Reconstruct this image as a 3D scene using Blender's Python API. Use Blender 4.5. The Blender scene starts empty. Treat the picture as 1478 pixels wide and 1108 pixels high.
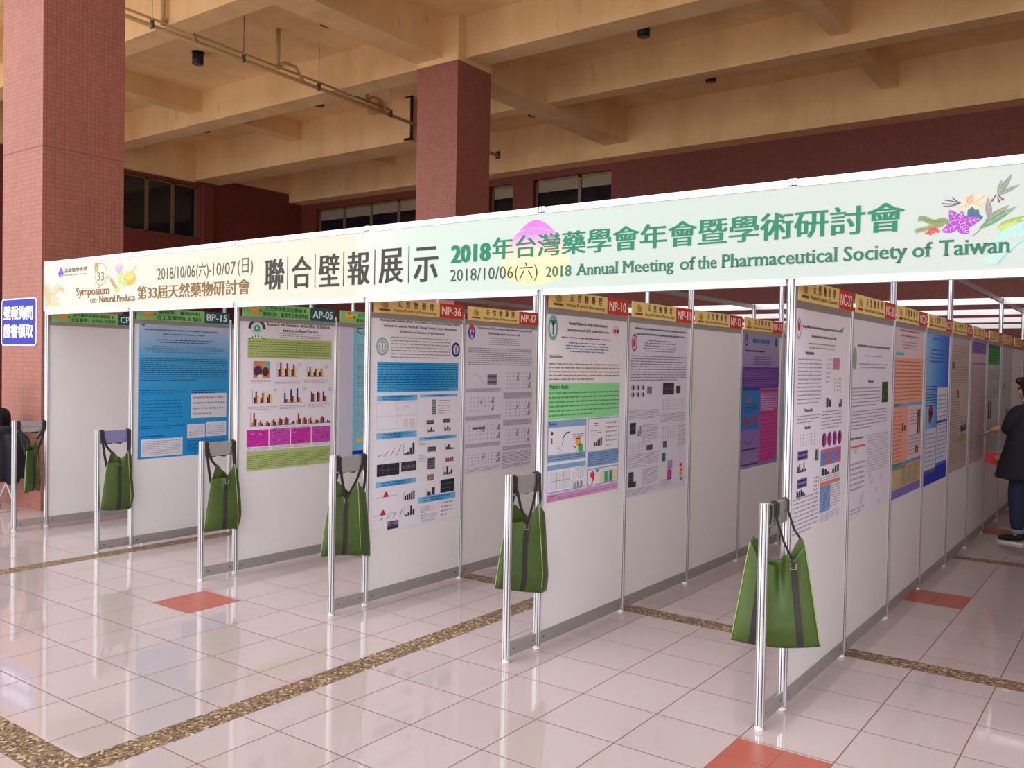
import bpy, bmesh, math, random
from mathutils import Vector, Matrix
random.seed(7)
SC = bpy.context.scene
COL = SC.collection
PI = math.pi

# ------------------------------------------------------------------ camera
YAW, PITCH, ROLL = math.radians(-36.1977), math.radians(-1.2578), math.radians(1.0227)
fw = Vector((math.sin(YAW)*math.cos(PITCH), math.cos(YAW)*math.cos(PITCH), math.sin(PITCH)))
rt0 = Vector((math.cos(YAW), -math.sin(YAW), 0)); up0 = rt0.cross(fw)
rt = rt0*math.cos(ROLL) + up0*math.sin(ROLL); up = up0*math.cos(ROLL) - rt0*math.sin(ROLL)
cam_d = bpy.data.cameras.new('camera'); cam = bpy.data.objects.new('camera', cam_d); COL.objects.link(cam)
cam.matrix_world = Matrix(((rt.x, up.x, -fw.x, 1.4252), (rt.y, up.y, -fw.y, -4.2101), (rt.z, up.z, -fw.z, 1.6507), (0, 0, 0, 1)))
cam_d.sensor_width = 36.0; cam_d.lens = 1271.126/1478*36.0; cam_d.clip_end = 300
SC.camera = cam

# ------------------------------------------------------------------ world, exposure
W = bpy.data.worlds.new('overcast_sky'); SC.world = W; W.use_nodes = True
bg = W.node_tree.nodes['Background']
# overcast sky, brighter where the hidden sun stands in front of the hall
wn = W.node_tree.nodes; wl = W.node_tree.links
tcw = wn.new('ShaderNodeTexCoord'); dt = wn.new('ShaderNodeVectorMath'); dt.operation = 'DOT_PRODUCT'
sd_ = Vector((-.22, -.93, .44)).normalized(); dt.inputs[1].default_value = sd_
wl.new(tcw.outputs['Generated'], dt.inputs[0])
mx0 = wn.new('ShaderNodeMath'); mx0.operation = 'MAXIMUM'; mx0.inputs[1].default_value = 0; wl.new(dt.outputs['Value'], mx0.inputs[0])
pw = wn.new('ShaderNodeMath'); pw.operation = 'POWER'; pw.inputs[1].default_value = 5; wl.new(mx0.outputs[0], pw.inputs[0])
ma = wn.new('ShaderNodeMath'); ma.operation = 'MULTIPLY_ADD'; ma.inputs[1].default_value = 3.0; ma.inputs[2].default_value = 1.5; wl.new(pw.outputs[0], ma.inputs[0])
wl.new(ma.outputs[0], bg.inputs[1]); bg.inputs[0].default_value = (0.985, 0.98, 1.0, 1)
SC.view_settings.view_transform = 'Standard'; SC.view_settings.look = 'None'
SC.view_settings.gamma = 1.0; SC.view_settings.exposure = 0.0
SC.view_settings.use_curve_mapping = False

# ------------------------------------------------------------------ materials
def s2l(c):
    return tuple((x/255/12.92 if x/255 <= .04045 else ((x/255+.055)/1.055)**2.4) for x in c)
_M = {}
def mat(name, rgb, rough=.5, metal=0.0, spec=.5, noise=0.0, nscale=30.0, bump=0.0, bscale=60.0):
    if name in _M: return _M[name]
    m = bpy.data.materials.new(name); m.use_nodes = True; nt = m.node_tree; b = nt.nodes['Principled BSDF']
    c = s2l(rgb)
    b.inputs['Base Color'].default_value = (*c, 1); b.inputs['Roughness'].default_value = rough
    b.inputs['Metallic'].default_value = metal; b.inputs['Specular IOR Level'].default_value = spec
    if noise or bump:
        tc = nt.nodes.new('ShaderNodeTexCoord')
    if noise:
        n = nt.nodes.new('ShaderNodeTexNoise'); n.inputs['Scale'].default_value = nscale; n.inputs['Detail'].default_value = 5
        nt.links.new(tc.outputs['Object'], n.inputs['Vector'])
        r = nt.nodes.new('ShaderNodeValToRGB')
        r.color_ramp.elements[0].position = .3; r.color_ramp.elements[1].position = .72
        r.color_ramp.elements[0].color = (*[x*(1-noise) for x in c], 1); r.color_ramp.elements[1].color = (*[min(1, x*(1+noise*.6)) for x in c], 1)
        nt.links.new(n.outputs['Fac'], r.inputs['Fac']); nt.links.new(r.outputs['Color'], b.inputs['Base Color'])
    if bump:
        n2 = nt.nodes.new('ShaderNodeTexNoise'); n2.inputs['Scale'].default_value = bscale
        nt.links.new(tc.outputs['Object'], n2.inputs['Vector'])
        bp = nt.nodes.new('ShaderNodeBump'); bp.inputs['Strength'].default_value = bump; bp.inputs['Distance'].default_value = .01
        nt.links.new(n2.outputs['Fac'], bp.inputs['Height']); nt.links.new(bp.outputs['Normal'], b.inputs['Normal'])
    _M[name] = m; return m
def ink(rgb):                                    # matt printed colour
    return mat('ink_%d_%d_%d' % tuple(rgb), rgb, .55, 0, .3)

def mosaic(name, rgb, rgb2, grout, size=.048, rough=.35):
    m = bpy.data.materials.new(name); m.use_nodes = True; nt = m.node_tree; b = nt.nodes['Principled BSDF']
    uv = nt.nodes.new('ShaderNodeUVMap'); uv.uv_map = 'UVMap'
    br = nt.nodes.new('ShaderNodeTexBrick'); br.offset = 0; br.squash = 1
    br.inputs['Scale'].default_value = 1; br.inputs['Brick Width'].default_value = size; br.inputs['Row Height'].default_value = size
    br.inputs['Mortar Size'].default_value = size*.045; br.inputs['Mortar Smooth'].default_value = .3; br.inputs['Bias'].default_value = 0
    br.inputs['Color1'].default_value = (*s2l(rgb), 1); br.inputs['Color2'].default_value = (*s2l(rgb2), 1); br.inputs['Mortar'].default_value = (*s2l(grout), 1)
    nt.links.new(uv.outputs['UV'], br.inputs['Vector'])
    n = nt.nodes.new('ShaderNodeTexNoise'); n.inputs['Scale'].default_value = .9; n.inputs['Detail'].default_value = 3
    nt.links.new(uv.outputs['UV'], n.inputs['Vector'])
    mx = nt.nodes.new('ShaderNodeMix'); mx.data_type = 'RGBA'; mx.blend_type = 'MULTIPLY'; mx.inputs[0].default_value = .25
    nt.links.new(br.outputs['Color'], mx.inputs[6]); nt.links.new(n.outputs['Fac'], mx.inputs[7]); nt.links.new(mx.outputs[2], b.inputs['Base Color'])
    bp = nt.nodes.new('ShaderNodeBump'); bp.inputs['Strength'].default_value = .3; bp.inputs['Distance'].default_value = .002; bp.invert = True
    nt.links.new(br.outputs['Fac'], bp.inputs['Height']); nt.links.new(bp.outputs['Normal'], b.inputs['Normal'])
    b.inputs['Roughness'].default_value = rough
    return m
def floor_tile(name, rgb, rgb2, grout, size, gw, rough):
    m = bpy.data.materials.new(name); m.use_nodes = True; nt = m.node_tree; b = nt.nodes['Principled BSDF']
    uv = nt.nodes.new('ShaderNodeUVMap'); uv.uv_map = 'UVMap'
    br = nt.nodes.new('ShaderNodeTexBrick'); br.offset = 0; br.squash = 1
    br.inputs['Scale'].default_value = 1; br.inputs['Brick Width'].default_value = size; br.inputs['Row Height'].default_value = size
    br.inputs['Mortar Size'].default_value = gw; br.inputs['Mortar Smooth'].default_value = .2
    br.inputs['Color1'].default_value = (*s2l(rgb), 1); br.inputs['Color2'].default_value = (*s2l(rgb2), 1); br.inputs['Mortar'].default_value = (*s2l(grout), 1)
    nt.links.new(uv.outputs['UV'], br.inputs['Vector']); nt.links.new(br.outputs['Color'], b.inputs['Base Color'])
    n = nt.nodes.new('ShaderNodeTexNoise'); n.inputs['Scale'].default_value = 2.2; n.inputs['Detail'].default_value = 2
    nt.links.new(uv.outputs['UV'], n.inputs['Vector'])
    bp = nt.nodes.new('ShaderNodeBump'); bp.inputs['Strength'].default_value = .05; bp.inputs['Distance'].default_value = .02
    nt.links.new(n.outputs['Fac'], bp.inputs['Height'])
    nt.links.new(bp.outputs['Normal'], b.inputs['Normal'])
    ad = nt.nodes.new('ShaderNodeMath'); ad.operation = 'MULTIPLY_ADD'; ad.inputs[1].default_value = .45; ad.inputs[2].default_value = rough
    nt.links.new(br.outputs['Fac'], ad.inputs[0]); nt.links.new(ad.outputs[0], b.inputs['Roughness'])
    b.inputs['Specular IOR Level'].default_value = .85
    return m
def granite(name):
    m = bpy.data.materials.new(name); m.use_nodes = True; nt = m.node_tree; b = nt.nodes['Principled BSDF']
    tc = nt.nodes.new('ShaderNodeTexCoord'); v = nt.nodes.new('ShaderNodeTexVoronoi'); v.inputs['Scale'].default_value = 85
    nt.links.new(tc.outputs['Object'], v.inputs['Vector'])
    sp = nt.nodes.new('ShaderNodeSeparateColor'); nt.links.new(v.outputs['Color'], sp.inputs[0])
    r = nt.nodes.new('ShaderNodeValToRGB'); cr = r.color_ramp; cr.interpolation = 'CONSTANT'
    for i, (p, c) in enumerate([(0, (88, 66, 48)), (.25, (128, 104, 78)), (.5, (152, 126, 96)), (.72, (112, 90, 58)), (.9, (190, 168, 140))]):
        e = cr.elements[i] if i < 2 else cr.elements.new(p)
        e.position = p; e.color = (*s2l(c), 1)
    nt.links.new(sp.outputs[0], r.inputs['Fac']); nt.links.new(r.outputs['Color'], b.inputs['Base Color'])
    b.inputs['Roughness'].default_value = .5
    return m
def painted_concrete(name, rgb):
    m = bpy.data.materials.new(name); m.use_nodes = True; nt = m.node_tree; b = nt.nodes['Principled BSDF']
    tc = nt.nodes.new('ShaderNodeTexCoord')
    mp = nt.nodes.new('ShaderNodeMapping'); mp.inputs['Scale'].default_value = (1, 1, .35); nt.links.new(tc.outputs['Object'], mp.inputs['Vector'])
    n = nt.nodes.new('ShaderNodeTexNoise'); n.inputs['Scale'].default_value = 1.3; n.inputs['Detail'].default_value = 7; n.inputs['Roughness'].default_value = .62
    nt.links.new(mp.outputs['Vector'], n.inputs['Vector'])
    r = nt.nodes.new('ShaderNodeValToRGB'); c = s2l(rgb)
    r.color_ramp.elements[0].position = .25; r.color_ramp.elements[0].color = (c[0]*.8, c[1]*.76, c[2]*.68, 1)
    r.color_ramp.elements[1].position = .6; r.color_ramp.elements[1].color = (*c, 1)
    nt.links.new(n.outputs['Fac'], r.inputs['Fac']); nt.links.new(r.outputs['Color'], b.inputs['Base Color'])
    n2 = nt.nodes.new('ShaderNodeTexNoise'); n2.inputs['Scale'].default_value = 2.6; n2.inputs['Detail'].default_value = 8; n2.inputs['Roughness'].default_value = .7
    nt.links.new(mp.outputs['Vector'], n2.inputs['Vector'])
    r2 = nt.nodes.new('ShaderNodeValToRGB'); r2.color_ramp.elements[0].position = .60; r2.color_ramp.elements[0].color = (1, 1, 1, 1); r2.color_ramp.elements[1].position = .74; r2.color_ramp.elements[1].color = (.5, .46, .42, 1)
    nt.links.new(n2.outputs['Fac'], r2.inputs['Fac'])
    mx = nt.nodes.new('ShaderNodeMix'); mx.data_type = 'RGBA'; mx.blend_type = 'MULTIPLY'; mx.inputs[0].default_value = .55
    nt.links.new(r.outputs['Color'], mx.inputs[6]); nt.links.new(r2.outputs['Color'], mx.inputs[7]); nt.links.new(mx.outputs[2], b.inputs['Base Color'])
    b.inputs['Roughness'].default_value = .75
    return m
def gradient_print(name, axis, stops, lo, hi):   # printed colour gradient along a local axis
    m = bpy.data.materials.new(name); m.use_nodes = True; nt = m.node_tree; b = nt.nodes['Principled BSDF']
    tc = nt.nodes.new('ShaderNodeTexCoord'); sp = nt.nodes.new('ShaderNodeSeparateXYZ'); nt.links.new(tc.outputs['Object'], sp.inputs[0])
    mr = nt.nodes.new('ShaderNodeMapRange'); mr.inputs[1].default_value = lo; mr.inputs[2].default_value = hi
    nt.links.new(sp.outputs[axis], mr.inputs[0])
    r = nt.nodes.new('ShaderNodeValToRGB')
    for i, (p, c) in enumerate(stops):
        e = r.color_ramp.elements[i] if i < 2 else r.color_ramp.elements.new(p)
        e.position = p; e.color = (*s2l(c), 1)
    nt.links.new(mr.outputs[0], r.inputs['Fac']); nt.links.new(r.outputs['Color'], b.inputs['Base Color'])
    b.inputs['Roughness'].default_value = .5; b.inputs['Specular IOR Level'].default_value = .3
    return m

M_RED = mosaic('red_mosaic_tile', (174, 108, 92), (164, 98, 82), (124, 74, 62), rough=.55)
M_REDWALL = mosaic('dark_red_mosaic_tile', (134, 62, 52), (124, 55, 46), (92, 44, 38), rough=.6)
M_FLOOR = floor_tile('glossy_pinkish_floor_tile', (190, 175, 173), (185, 170, 168), (128, 90, 86), .413, .0034, .055)
M_FRED = floor_tile('red_floor_tile', (176, 92, 76), (168, 86, 72), (140, 78, 66), .2065, .003, .4)
M_JOINT = mat('dark_tile_joint', (132, 84, 72), .8)
M_GRAN = granite('speckled_granite')
M_CONC = painted_concrete('cream_painted_concrete', (242, 204, 150))
M_PLAZA = mat('outdoor_paving', (214, 208, 200), .8, noise=.1, nscale=2)
M_ALU = mat('brushed_aluminium', (226, 226, 230), .28, .85, noise=.03, nscale=40)
M_ALUP = mat('satin_aluminium_plate', (176, 172, 170), .42, .6, noise=.04, nscale=25)
M_ALUW = mat('white_aluminium_profile', (238, 236, 238), .35, .25)
M_GROOVE = mat('dark_profile_groove', (84, 80, 84), .5, .3)
M_LAV = mat('lavender_film_plate', (132, 130, 176), .4, .1)
M_PANEL = mat('white_laminate_panel', (230, 226, 228), .42, noise=.02, nscale=3)
M_FOOT = mat('white_plastic_foot', (228, 224, 220), .5)
M_PAPER = mat('poster_paper', (226, 218, 222), .4, 0, .4)
M_GREEN = mat('green_nonwoven_cloth', (62, 84, 26), .42, 0, .45, noise=.14, nscale=12, bump=.1, bscale=260)
M_PIPING = mat('pale_green_piping', (142, 160, 96), .6)
M_STRAP = mat('dark_brown_webbing', (44, 38, 40), .7, bump=.1, bscale=300)
M_GLASS = mat('dark_window_glass', (22, 26, 38), .08, 0, .6)
M_FRAME = mat('olive_window_frame', (132, 112, 78), .45, .2)
M_BLIND = mat('pale_roller_blind', (150, 140, 120), .7)
M_BLACK = mat('black_lamp_housing', (22, 20, 22), .4)
M_LENS = mat('grey_lamp_lens', (96, 92, 90), .2)
M_PIPE = mat('beige_painted_pipe', (196, 166, 116), .5)

# ------------------------------------------------------------------ mesh helpers
def link(name, me, parent=None, loc=None, rot=None):
    o = bpy.data.objects.new(name, me); COL.objects.link(o)
    if parent: o.parent = parent
    if loc is not None: o.location = loc
    if rot is not None: o.rotation_euler = rot
    return o
def empty(name, loc=(0, 0, 0), rot=(0, 0, 0)):
    o = bpy.data.objects.new(name, None); COL.objects.link(o); o.location = loc; o.rotation_euler = rot; o.empty_display_size = .1
    return o
def tag(o, label, cat, group=None, kind=None):
    o['label'] = label; o['category'] = cat
    if group: o['group'] = group
    if kind: o['kind'] = kind
    return o
class MB:
    """collects faces; each face keeps a material and metric UVs"""
    def __init__(s): s.v = []; s.f = []; s.m = []; s.uv = []; s.mats = []; s.smooth = []
    def mi(s, m):
        if m not in s.mats: s.mats.append(m)
        return s.mats.index(m)
    def face(s, pts, m, uv=None, smooth=False):
        b = len(s.v); s.v += [tuple(p) for p in pts]; s.f.append(tuple(range(b, b+len(pts)))); s.m.append(s.mi(m)); s.smooth.append(smooth)
        if uv is None: uv = [(p[0], p[1]) for p in pts]
        s.uv.append(uv)
    def mesh_part(s, V, F, m, smooth=False):
        b = len(s.v); s.v += [tuple(p) for p in V]; k = s.mi(m)
        for f in F:
            s.f.append(tuple(b+i for i in f)); s.m.append(k); s.smooth.append(smooth); s.uv.append([(V[i][0], V[i][1]) for i in f])
    def box(s, x0, x1, y0, y1, z0, z1, m):
        P = lambda x, y, z: (x, y, z)
        for pts, a, b in (
            ([P(x0,y0,z0),P(x1,y0,z0),P(x1,y0,z1),P(x0,y0,z1)], 0, 2), ([P(x1,y1,z0),P(x0,y1,z0),P(x0,y1,z1),P(x1,y1,z1)], 0, 2),
            ([P(x1,y0,z0),P(x1,y1,z0),P(x1,y1,z1),P(x1,y0,z1)], 1, 2), ([P(x0,y1,z0),P(x0,y0,z0),P(x0,y0,z1),P(x0,y1,z1)], 1, 2),
            ([P(x0,y0,z1),P(x1,y0,z1),P(x1,y1,z1),P(x0,y1,z1)], 0, 1), ([P(x0,y1,z0),P(x1,y1,z0),P(x1,y0,z0),P(x0,y0,z0)], 0, 1)):
            s.face(pts, m, [(p[a], p[b]) for p in pts])
    def tube(s, pts, r, m, n=8, cap=True):
        pts = [Vector(p) for p in pts]; rings = []
        for i, p in enumerate(pts):
            d = (pts[min(i+1, len(pts)-1)] - pts[max(i-1, 0)]).normalized()
            a = d.cross(Vector((0, 0, 1))) if abs(d.z) < .95 else d.cross(Vector((1, 0, 0)))
            a.normalize(); b = d.cross(a)
            rr = r[i] if isinstance(r, (list, tuple)) else r
            rings.append([p + a*rr*math.cos(2*PI*k/n) + b*rr*math.sin(2*PI*k/n) for k in range(n)])
        V = [q for R in rings for q in R]; F = []
        for i in range(len(pts)-1):
            for k in range(n):
                F.append((i*n+k, i*n+(k+1) % n, (i+1)*n+(k+1) % n, (i+1)*n+k))
        if cap: F.append(tuple(range(n-1, -1, -1))); F.append(tuple((len(pts)-1)*n+k for k in range(n)))
        s.mesh_part(V, F, m, True)
    def ribbon(s, pts, wd, w, t, m):
        pts = [Vector(p) for p in pts]; wd = Vector(wd).normalized(); V = []; F = []
        for i, p in enumerate(pts):
            d = (pts[min(i+1, len(pts)-1)] - pts[max(i-1, 0)]).normalized()
            n = d.cross(wd).normalized(); ww = n.cross(d).normalized()
            V += [p-ww*w/2-n*t/2, p+ww*w/2-n*t/2, p+ww*w/2+n*t/2, p-ww*w/2+n*t/2]
        for i in range(len(pts)-1):
            for k in range(4): F.append((4*i+k, 4*i+(k+1) % 4, 4*i+4+(k+1) % 4, 4*i+4+k))
        F += [(3, 2, 1, 0), tuple(4*(len(pts)-1)+k for k in range(4))]
        s.mesh_part(V, F, m)
    def mesh(s, name):
        me = bpy.data.meshes.new(name); me.from_pydata(s.v, [], s.f)
        for m in s.mats: me.materials.append(m)
        me.polygons.foreach_set('material_index', s.m); me.polygons.foreach_set('use_smooth', s.smooth)
        ul = me.uv_layers.new(name='UVMap'); flat = []
        for u in s.uv:
            for q in u: flat += [q[0], q[1]]
        ul.data.foreach_set('uv', flat); me.update(); return me
    def build(s, name, parent=None, loc=None, rot=None): return link(name, s.mesh(name), parent, loc, rot)
def struct(o): o['kind'] = 'structure'; return o
def sbox(name, x0, x1, y0, y1, z0, z1, m):
    b = MB(); b.box(x0, x1, y0, y1, z0, z1, m); return struct(b.build(name))

# ------------------------------------------------------------------ lettering helper
def _raw_text(body):
    cu = bpy.data.curves.new('lettering', 'FONT'); cu.body = body; cu.resolution_u = 2
    o = bpy.data.objects.new('lettering', cu); COL.objects.link(o)
    dg = bpy.context.evaluated_depsgraph_get(); dg.update()
    me = bpy.data.meshes.new_from_object(o.evaluated_get(dg))
    V = [tuple(v.co)[:2] for v in me.vertices]; F = [tuple(p.vertices) for p in me.polygons]
    bpy.data.objects.remove(o); bpy.data.curves.remove(cu); bpy.data.meshes.remove(me)
    return V, F
_TC = {}
def raw_text(body):
    if body not in _TC: _TC[body] = _raw_text(body)
    return _TC[body]
CAPH = max(v[1] for v in raw_text('H')[0])
def lettering(b, body, x0, x1, y0, y1, z, m, bold=0.0, vbold=0.0, base=False, serif=False):
    """fit text into x0..x1 and y0..y1 (base=True: y0 is the baseline, y1 the capital height)"""
    V, F = raw_text(body)
    V = list(V); F = list(F)
    if serif:                                     # slab ends on the straight stems
        cnt = {}
        for f in F:
            for i in range(len(f)):
                e = tuple(sorted((f[i], f[(i+1) % len(f)]))); cnt.setdefault(e, []).append(f)
        add = []
        for (a, c), fs in cnt.items():
            if len(fs) != 1: continue
            (xa, ya), (xc, yc) = V[a], V[c]
            if abs(ya-yc) > .004 or not .045 < abs(xa-xc) < .13: continue
            cy = sum(V[i][1] for i in fs[0])/len(fs[0]); lo, hi = min(xa, xc), max(xa, xc)
            if cy > ya and (abs(ya) < .02 or ya < -.15): add.append((lo-.055, hi+.055, ya, ya+.035))
            elif cy < ya and ya > .35: add.append((lo-.06, hi+(.05 if abs(ya-CAPH) < .03 and ya < .72 else 0.0), ya-.035, ya))
        for q in add:
            n = len(V); V += [(q[0], q[2]), (q[1], q[2]), (q[1], q[3]), (q[0], q[3])]; F.append((n, n+1, n+2, n+3))
    xs = [v[0] for v in V]; ys = [v[1] for v in V]; xa, xb = min(xs), max(xs); ya, yb = min(ys), max(ys)
    if base: ya, yb = 0.0, CAPH
    sx = (x1-x0)/(xb-xa+bold); sy = (y1-y0)/(yb-ya+vbold)
    nx = 1 + int(math.ceil(bold/.035)) if bold else 1; ny = 1 + int(math.ceil(vbold/.035)) if vbold else 1
    k = 0
    for i in range(nx):
        for j in range(ny):
            dx = bold*i/max(1, nx-1); dy = vbold*j/max(1, ny-1)
            b.mesh_part([(x0+(v[0]-xa+dx)*sx, y0+(v[1]-ya+dy)*sy, z+k*2e-5) for v in V], F, m); k += 1

# ------------------------------------------------------------------ the setting: floor
XB = [(-16.59, -16.42), (-12.97, -12.80), (-9.35, -9.18), (-5.73, -5.56), (-2.11, -1.95), (2.29, 2.45), (5.9, 6.06), (9.5, 9.66)]
YB = [(-5.92, -5.75), (-2.52, -2.35), (1.03, 1.19), (4.41, 4.57), (7.8, 7.96), (11.2, 11.36)]
fl = MB()
def cuts(bands, lo, hi):
    out = []; p = lo
    for a, c in bands: out.append((p, a, False)); out.append((a, c, True)); p = c
    out.append((p, hi, False)); return out
for (xa, xb, bx) in cuts(XB, -20.4, 12.4):
    for (ya, yb, by) in cuts(YB, -8.0, 14.6):
        pts = [(xa, ya, 0), (xb, ya, 0), (xb, yb, 0), (xa, yb, 0)]
        if bx or by: fl.face(pts, M_GRAN)
        else:
            ox = -1.95 if xb < -2 else -2.105
            oy = -2.08 if ya < 1.1 else 2.59
            if ya < -2.4: oy = -2.52
            fl.face(pts, M_FLOOR, [(p[0]-ox+40*.413, p[1]-oy+40*.413) for p in pts])
            if xb-xa > 2 and yb-ya > 2:
                sx = {-5.56: -4.015, -1.95: -.04}.get(xa, xa+1.56); sy = {-2.35: -.855, 1.19: 2.59}.get(ya, ya+1.4)
                q = [(sx, sy, .0006), (sx+.413, sy, .0006), (sx+.413, sy+.41, .0006), (sx, sy+.41, .0006)]
                fl.face(q, M_FRED, [(p[0]-sx, p[1]-sy) for p in q])
struct(fl.build('floor'))
pz = MB(); pz.box(-80, 80, -120, -8.0, -.3, -.005, M_PLAZA); struct(pz.build('plaza_paving'))

# ceiling and beams
sbox('ceiling', -20.5, 12.5, -1.0, 14.8, 7.5, 7.8, M_CONC)
def beam(x0, x1, y0, y1, z0, z1=7.51): return sbox('ceiling_beam', x0, x1, y0, y1, z0, z1, M_CONC)
beam(-20.1, 12.2, 3.71, 4.12, 6.82)
beam(-20.1, 12.2, 7.38, 7.88, 6.82)
beam(-20.1, -12.02, 10.2, 11.0, 6.55)
beam(-11.8, 12.2, 10.25, 10.6, 6.82)
beam(-20.1, 12.2, 13.5, 14.3, 6.46)
beam(-9.09, -8.5, -1.0, 7.2, 6.83)
beam(-9.02, -8.42, 8.1, 13.5, 6.74)
for xa, xb, z in ((-16.02, -15.65, 7.07), (-2.95, -2.65, 7.0)):
    beam(xa, xb, -.9, 13.5, z)
# columns
def column(x0, x1, y0, y1, ztile):
    b = MB(); b.box(x0, x1, y0, y1, 0, ztile, M_RED); b.box(x0-.012, x1+.012, y0-.012, y1+.012, ztile, 7.5, M_CONC)
    b.box(x0-.0015, x1+.0015, y0-.0015, y1+.0015, 3.875, 3.887, M_JOINT)
    return struct(b.build('column'))
column(-9.047, -8.147, .39, 1.30, 6.74)
column(-9.07, -8.165, 7.2, 8.1, 6.745)
column(4.4, 5.3, 7.2, 8.1, 6.745)
# tile course line on the front column
# walls
def wall_with_holes(name, axis, pos, a0, a1, z0, z1, holes, m, depth, sgn):
    """wall in plane axis=pos; holes (a,b,z0,z1) get reveals; visible face looks to -sgn... built as a grid"""
    b = MB(); As = sorted({a0, a1, *[h[0] for h in holes], *[h[1] for h in holes]}); Zs = sorted({z0, z1, *[h[2] for h in holes], *[h[3] for h in holes]})
    P = (lambda a, z, d=0: (a, pos+d, z)) if axis == 'y' else (lambda a, z, d=0: (pos+d, a, z))
    for i in range(len(As)-1):
        for j in range(len(Zs)-1):
            a, c, e, g = As[i], As[i+1], Zs[j], Zs[j+1]
            if any(h[0] <= a and c <= h[1] and h[2] <= e and g <= h[3] for h in holes): continue
            b.face([P(a, e), P(c, e), P(c, g), P(a, g)], m, [(a, e), (c, e), (c, g), (a, g)])
            b.face([P(a, e, depth), P(a, g, depth), P(c, g, depth), P(c, e, depth)], m, [(a, e), (a, g), (c, g), (c, e)])
    for h in holes:
        a, c, e, g = h
        for p, q in (((a, e), (c, e)), ((c, e), (c, g)), ((c, g), (a, g)), ((a, g), (a, e))):
            b.face([P(*p), P(*q), P(*q, depth), P(*p, depth)], m, [(p[0]+p[1], 0), (q[0]+q[1], 0), (q[0]+q[1], abs(depth)), (p[0]+p[1], abs(depth))])
    return struct(b.build(name))
BW = 14.0
H1 = (-19.42, -15.1, 4.6, 6.27); H2 = (-12.75, -11.98, 4.6, 6.27); H3 = (-11.35, -9.1, 4.6, 6.30)
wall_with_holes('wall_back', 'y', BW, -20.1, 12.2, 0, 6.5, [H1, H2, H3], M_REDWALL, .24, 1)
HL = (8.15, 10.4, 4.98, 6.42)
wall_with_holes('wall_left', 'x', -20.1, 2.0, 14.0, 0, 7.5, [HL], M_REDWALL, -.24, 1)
sbox('unseen_wall_right', 12.2, 12.4, -1, 14.3, 0, 7.5, M_REDWALL)  # unseen side wall, added to keep daylight from entering on the right
sbox('trim_1', -20.1, -19.98, 2.0, 10.2, 6.5, 7.5, M_CONC)
sbox('trim_2', -20.1, -19.98, 11.0, 13.5, 6.72, 7.5, M_CONC)
sbox('trim_3', -20.1, -19.96, 10.45, 10.75, 0, 6.5, M_REDWALL)
def window(n, axis, pos, hole, muls, blind, d=.16):
    a0, a1, z0, z1 = hole; s = 1 if axis == 'y' else -1
    def bx(b, a, c, e, g, p, q, m):
        lo, hi = sorted((pos+s*p, pos+s*q))
        if axis == 'y': b.box(a, c, lo, hi, e, g, m)
        else: b.box(lo, hi, a, c, e, g, m)
    r = empty('window_%d' % n, (0, 0, 0)); r['kind'] = 'structure'
    f = MB(); w = .05
    bx(f, a0, a0+w, z0, z1, d-.03, d+.03, M_FRAME); bx(f, a1-w, a1, z0, z1, d-.03, d+.03, M_FRAME); bx(f, a0, a1, z0, z0+w, d-.03, d+.03, M_FRAME); bx(f, a0, a1, z1-w, z1, d-.03, d+.03, M_FRAME)
    f.build('frame', r)
    for x in muls:
        q = MB(); bx(q, x-.045, x+.045, z0, z1, d-.03, d+.03, M_FRAME); q.build('mullion', r)
    g = MB(); bx(g, a0, a1, z0, z1, d+.012, d+.02, M_GLASS); g.build('pane', r)
    if blind:
        g = MB(); bx(g, a0+w, a1-w, z1-w-blind, z1-w, d+.003, d+.008, M_BLIND); g.build('blind', r)
window(1, 'y', BW, H1, (-18.33, -17.2, -16.1), .27)
window(2, 'y', BW, H2, (), .26)
window(3, 'y', BW, H3, (-10.06,), .26)
window(4, 'x', -20.1, HL, (8.9, 9.66), 0)

# ------------------------------------------------------------------ ceiling fittings
def downlight(x, y, label):
    t = empty('downlight', (x, y, 7.5)); tag(t, label, 'lamp', 'black ceiling downlights')
    b = MB(); b.tube([(0, 0, 0), (0, 0, -.23)], .105, M_BLACK, 20); b.build('housing', t)
    b = MB(); b.tube([(0, 0, -.2305), (0, 0, -.236)], .075, M_LENS, 16); b.build('lens', t)
    b = MB(); b.tube([(0, 0, -.006), (0, 0, 0)], .12, M_BLACK, 20); b.build('ceiling_plate', t)
downlight(-13.5, 5.85, 'black cylinder downlight hanging free left of the sprinkler pipe, seen whole')
downlight(-5.78, 9.25, 'black cylinder downlight right of the tiled column, seen whole behind a beam')
downlight(-9.95, 5.9, 'black downlight in the top bay beside the column head, mostly hidden by a beam')
downlight(-17.75, 8.95, 'black downlight above the left windows, only its rim showing under the beam')
downlight(-13.65, 9.0, 'black downlight right of the sprinkler elbow, only its rim showing under the beam')
downlight(-10.13, 12.2, 'black downlight just right of the tiled column, near the back wall')
downlight(-5.8, 12.1, 'black downlight at upper right, near the stained back beam')
sp = empty('sprinkler_pipe', (-11.14, 1.4, 6.745)); tag(sp, 'beige twin sprinkler pipes hung below the ceiling beams beside the column', 'pipe')
pxx = lambda y: .10-.057*(y-1.4)
def pipe(name, z, r, ya, ye, dx=0.0):
    b = MB(); b.tube([(pxx(y)+dx, y-1.4, z) for y in (ya, (ya+ye)/2, ye)], r, M_PIPE, 10); return b.build(name, sp)
pipe('main_pipe', 0, .034, 1.4, 12.98); pipe('branch_pipe', .085, .02, 1.4, 8.9, .06)
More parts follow.
